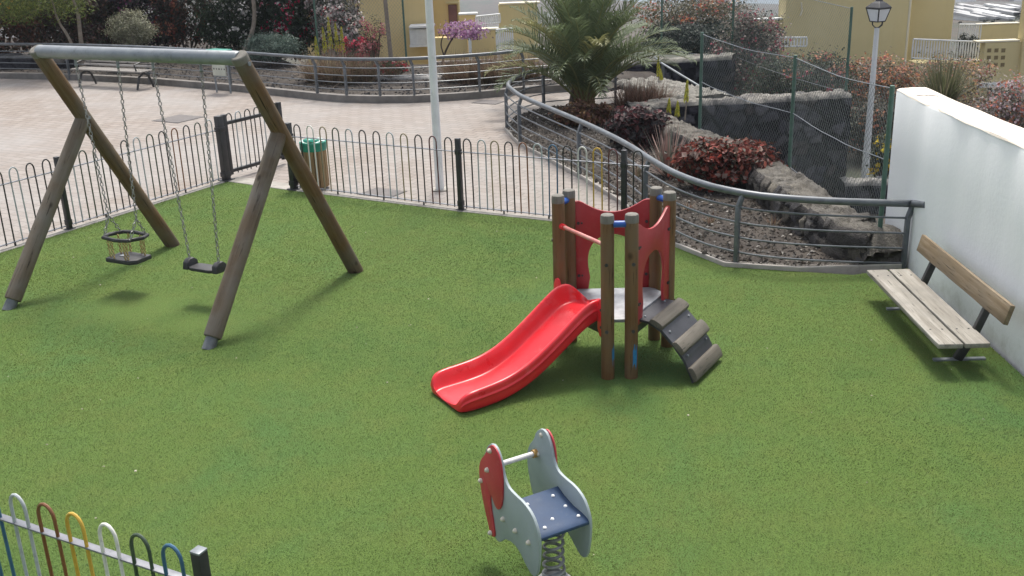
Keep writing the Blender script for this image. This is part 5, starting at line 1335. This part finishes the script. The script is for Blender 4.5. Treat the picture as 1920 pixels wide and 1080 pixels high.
# left house behind the pink bougainvillea
c = D(760, 100, 42); T = Thing('house', 'ochre yellow house with white balcony behind the pink bougainvillea', 'house', (c.x, c.y, -4.2))
w_ = hpart(T, 'wall', 560, 803, -330, 200, 42.0, 1.15, M_yellow, -4.4)
hpart(T, 'side_wing', 803.5, 861, -200, 200, 43.2, .4, M_yellow, -4.4)
d_ = hpart(T, 'door', 841, 857, 9, 46, 43.14, .08, M_shutter, None)
mb = MB(); B = blk(839, 860, 6, 47, 43.12, .05)
mb.box(((B[0]+B[1])/2, 43.10, B[5]+.03), (B[1]-B[0]+.1, .12, .07)); mb.box((B[1]+.02, 43.10, (B[4]+B[5])/2), (.06, .12, B[5]-B[4])); mk('door_frame', mb, M_yellow2, T, smooth=False, sub=d_)
bp = hpart(T, 'balcony', 768, 812, 54, 84, 40.9, .9, plaster('white_roughcast', (.55, .56, .55), (.68, .69, .68), (.48, .48, .47), 6, 1.5, False))
mb = MB(); B = blk(767, 813, 52, 54, 40.85, 1.0); mb.box(((B[0]+B[1])/2, 41.3, B[5]+.03), (B[1]-B[0], 1.0, .07)); mk('balcony_coping', mb, M_white, T, smooth=False, sub=bp)
mb = MB(); B = blk(768, 812, 84, 88, 40.88, .95); bbox(mb, B); mk('balcony_slab', mb, M_white, T, smooth=False, sub=bp)
# terraces to the right of it
c = D(885, 90, 39); T = Thing('terrace_wall', 'low ochre terrace wall with a white pillar right of the yellow house', 'wall', (c.x, c.y, -4.2))
hpart(T, 'wall', 806, 878, 70, 160, 39.8, .4, M_yellow, -4.4); hpart(T, 'wall', 884, 932, 57, 160, 39.6, .4, M_yellow, -4.4)
hpart(T, 'pillar', 878, 884, 60, 100, 39.5, .3, M_white, -4.4); cope(T, 884, 932, 57, 39.6, .4, M_cream)
hpart(T, 'upper_wall', 862, 893, 28, 75, 41.5, .4, M_yellow, -4.4); cope(T, 862, 893, 28, 41.5, .4, M_white)
a, b_ = D(893, 52, 41.0), D(938, 47, 41.4); balustrade('white balustrade on the terrace behind the low ochre wall', [a, b_], .42, 12)
a, b_ = D(932, 100, 39.0), D(962, 97, 39.2); balustrade('white slatted rail beside the palm in front of the ochre wall', [a, b_], .85, 9)
c = D(970, 90, 45); T = Thing('house', 'yellow house mostly hidden behind the palm fronds', 'house', (c.x, c.y, -4.4))
hpart(T, 'wall', 938, 1010, 8, 200, 45, .5, M_yellow2, -4.6); cope(T, 938, 1010, 8, 45, .5, M_cream)
# pale low retaining wall behind the dry grass
c = D(870, 118, 27.6); T = Thing('retaining_wall', 'low pale grey garden wall behind the dry grass row', 'wall', (c.x, c.y, -.1))
hpart(T, 'wall', 806, 942, 114, 140, 27.6, .25, M_concdark, -.2); hpart(T, 'wall_panel', 878, 930, 112, 140, 27.5, .08, M_conc, -.2)

# big house to the right
Yh = 41.0
c = D(1600, 100, Yh); T = Thing('house', 'big plain yellow house wall behind the street lamp', 'house', (c.x, c.y, -4.6))
hpart(T, 'wall', 1476, 1713, -320, 260, Yh, 1.1, M_yellow2, -4.8)
hpart(T, 'side_wing', 1713.5, 1794, -320, 260, Yh+1.2, .5, M_yellow2, -4.8)
hpart(T, 'corner_trim', 1709, 1713.2, -320, 250, Yh-.03, .1, M_cream, -4.8)
mb = MB(); B = blk(1496, 1506, 4, 30, Yh-.06, .05); P0 = Vector(((B[0]+B[1])/2, Yh-.10, B[5])); mb.tube([P0, P0-up*.3+Vector((.05, 0, 0)), P0-up*.5], .03, 6); mk('wall_light_bracket', mb, M_cream, T)
c = D(1450, 70, Yh); T = Thing('terrace_wall', 'low yellow terrace wall with white coping left of the big yellow house', 'wall', (c.x, c.y, -4.6))
hpart(T, 'wall', 1400, 1472, 38, 140, Yh+.4, .3, M_yellow2, -4.8); cope(T, 1400, 1472, 38, Yh+.4, .3, M_white)
a, b_ = D(1424, 92, Yh-2), D(1512, 92, Yh-2.2); balustrade('white balustrade left of the big yellow house above pink bougainvillea', [a, b_], .42, 16)
# terrace with white rail
a, b_ = D(1709, 114, Yh-1.6), D(1832, 119, Yh-1.6); balustrade('long white terrace rail between the big yellow house and the pierced wall', [a, b_], .80, 26)
a, b_ = D(1795, 82, Yh+1.0), D(1836, 82, Yh+1.0); balustrade('short white rail behind the long one with the valley beyond', [a, b_], .75, 10)
c = D(1765, 115, Yh); T = Thing('terrace', 'shadowed terrace floor behind the long white rail', 'terrace', (c.x, c.y, -4.6))
hpart(T, 'slab', 1712, 1836, 117, 300, Yh-1.55, 1.0, M_yellow2, -4.8)
for i, x in enumerate((1803, 1822)):
    p = D(x, 112, Yh-.4); bush('potted_shrub', ['dark shrub at the left of the terrace behind the white rail', 'dark shrub at the right of the terrace beside the pierced wall'][i], 'shrub', (x-14, 62, x+14, 113), Yh-.5, 900, .08, [(.02, .03, .022), (.03, .04, .03)], None, 70+i, p.z, depth=.25, K=30)
# house with nine pierced holes
c = D(1880, 120, 38); T = Thing('house', 'yellow terrace house with nine square holes and a white framed window', 'house', (c.x, c.y, -4.8))
Yp = 38.0
hpart(T, 'wall', 1833, 1911, 79, 330, Yp, .35, M_yellow2, -4.9); cope(T, 1833, 1911, 79, Yp, .35, M_cream, .06, .02)
hpart(T, 'upper_wall', 1836, 1912, 46, 120, Yp+4.0, .3, M_yellow2, -4.9); cope(T, 1836, 1912, 46, Yp+4.0, .3, M_cream, .05, .02)
hpart(T, 'pier', 1912, 1990, -60, 330, Yp-.15, .5, M_yellow2, -4.9)
for iy, y in enumerate((94.5, 108, 121.5)):
    for x in (1855, 1868.5, 1881.5):
        x2 = x-iy*.8; mb = MB(); B = blk(x2-3.6, x2+3.6, y-3.6, y+3.6, Yp-.012, .02); bbox(mb, B); mk('painted_hole', mb, M_pane if False else worn('painted_hole_shade', (.16, .12, .055), (.22, .17, .08), .8, 8), T, smooth=False)  # solid plates; the shade inside the holes is painted as a dark colour
wf = hpart(T, 'window', 1850, 1898, 163, 210, Yp-.05, .06, M_pane)
mb = MB()
for x0, x1, y0, y1 in ((1834, 1901, 155, 164), (1895, 1902, 160, 210), (1860, 1863, 163, 210)): bbox(mb, blk(x0, x1, y0, y1, Yp-.12, .1))
mk('window_frame', mb, M_white, T, smooth=False, sub=wf)
hpart(T, 'ledge', 1900, 1918, 168, 176, Yp-.3, .3, M_cream)

# far town in the valley
tr = random.Random(5)
HM = [plaster('far_white', (.55, .55, .54), (.66, .66, .65), (.5, .5, .49), .3, 0, False), plaster('far_grey', (.3, .3, .3), (.4, .4, .4), (.3, .3, .3), .3, 0, False), plaster('far_terracotta', (.30, .17, .12), (.38, .22, .16), (.3, .18, .13), .3, 0, False)]
def far_house(x, y, Y, w, h, mat, label, group):
    p = D(x, y, Y); zb = terr(p.x, p.y)-1.5 if False else p.z-1.2
    T = Thing('far_house', label, 'house', (p.x, p.y, zb), group)
    mk('wall', MB().box((p.x, p.y+4, (zb+p.z+h)/2), (w, 8, p.z+h-zb)), mat, T, smooth=False)
    mb = MB(); mb.box((p.x, p.y-.04, p.z+h*.55), (w*.6, .1, h*.22)); mk('window', mb, M_pane, T, smooth=False)
    mb = MB(); mb.box((p.x, p.y+4, p.z+h+.2), (w+.4, 8.4, .35)); mk('roof', mb, HM[1] if mat is HM[0] else HM[0], T, smooth=False)
def on_terrain(x, y):
    Y = 60.0
    while Y < 900:
        p = D(x, y, Y)
        if p.z < terr(p.x, p.y): break
        Y += 3
    return Y
for i in range(34):
    x = tr.uniform(1797, 1912); y = tr.uniform(13, 40); Y = on_terrain(x, y); k_ = Y/FPX
    far_house(x, y, Y, tr.uniform(4, 11)*k_, tr.uniform(2.0, 4.0)*k_, HM[tr.choice((0, 0, 1))], 'tiny pale house of the far valley town', 'houses of the far valley town')
far_house(1870, 8, 720, 22, 8, HM[2], 'long terracotta apartment block in the far town', None)
far_house(1815, 9, 720, 10, 8, HM[0], 'pale tower block at the left of the terracotta block in the far town', None)
far_house(1903, 9, 720, 8, 9, HM[0], 'pale tower block at the right of the terracotta block in the far town', None)
for i in range(40):
    x = tr.uniform(1797, 1914); y = tr.uniform(18, 46); Y = on_terrain(x, y); p = D(x, y, Y); k_ = Y/FPX; w_ = tr.uniform(3, 7)
    bush('far_tree', 'dark round tree among the far town houses', 'tree', (x-w_, y-tr.uniform(2.5, 5), x+w_, y+1), Y, 110, 2.6*k_, [(.03, .045, .03), (.05, .06, .04), (.075, .075, .06)], None, 200+i, p.z-.5, depth=w_*k_, K=14, group='trees of the far valley town')

# ================================================================== air: thin haze over the valley
m = bpy.data.materials.new('thin_haze'); m.use_nodes = True; t = m.node_tree; t.nodes.remove(t.nodes['Principled BSDF'])
pv = t.nodes.new('ShaderNodeVolumePrincipled'); pv.inputs['Color'].default_value = (.82, .88, .96, 1); pv.inputs['Density'].default_value = .0004
t.links.new(pv.outputs[0], t.nodes['Material Output'].inputs['Volume'])
hz = mk('haze', MB().box((0, 6900, -44.5), (19000, 14300, 109)), m, smooth=False); hz['kind'] = 'stuff'; hz['label'] = 'thin bluish haze over the valley'
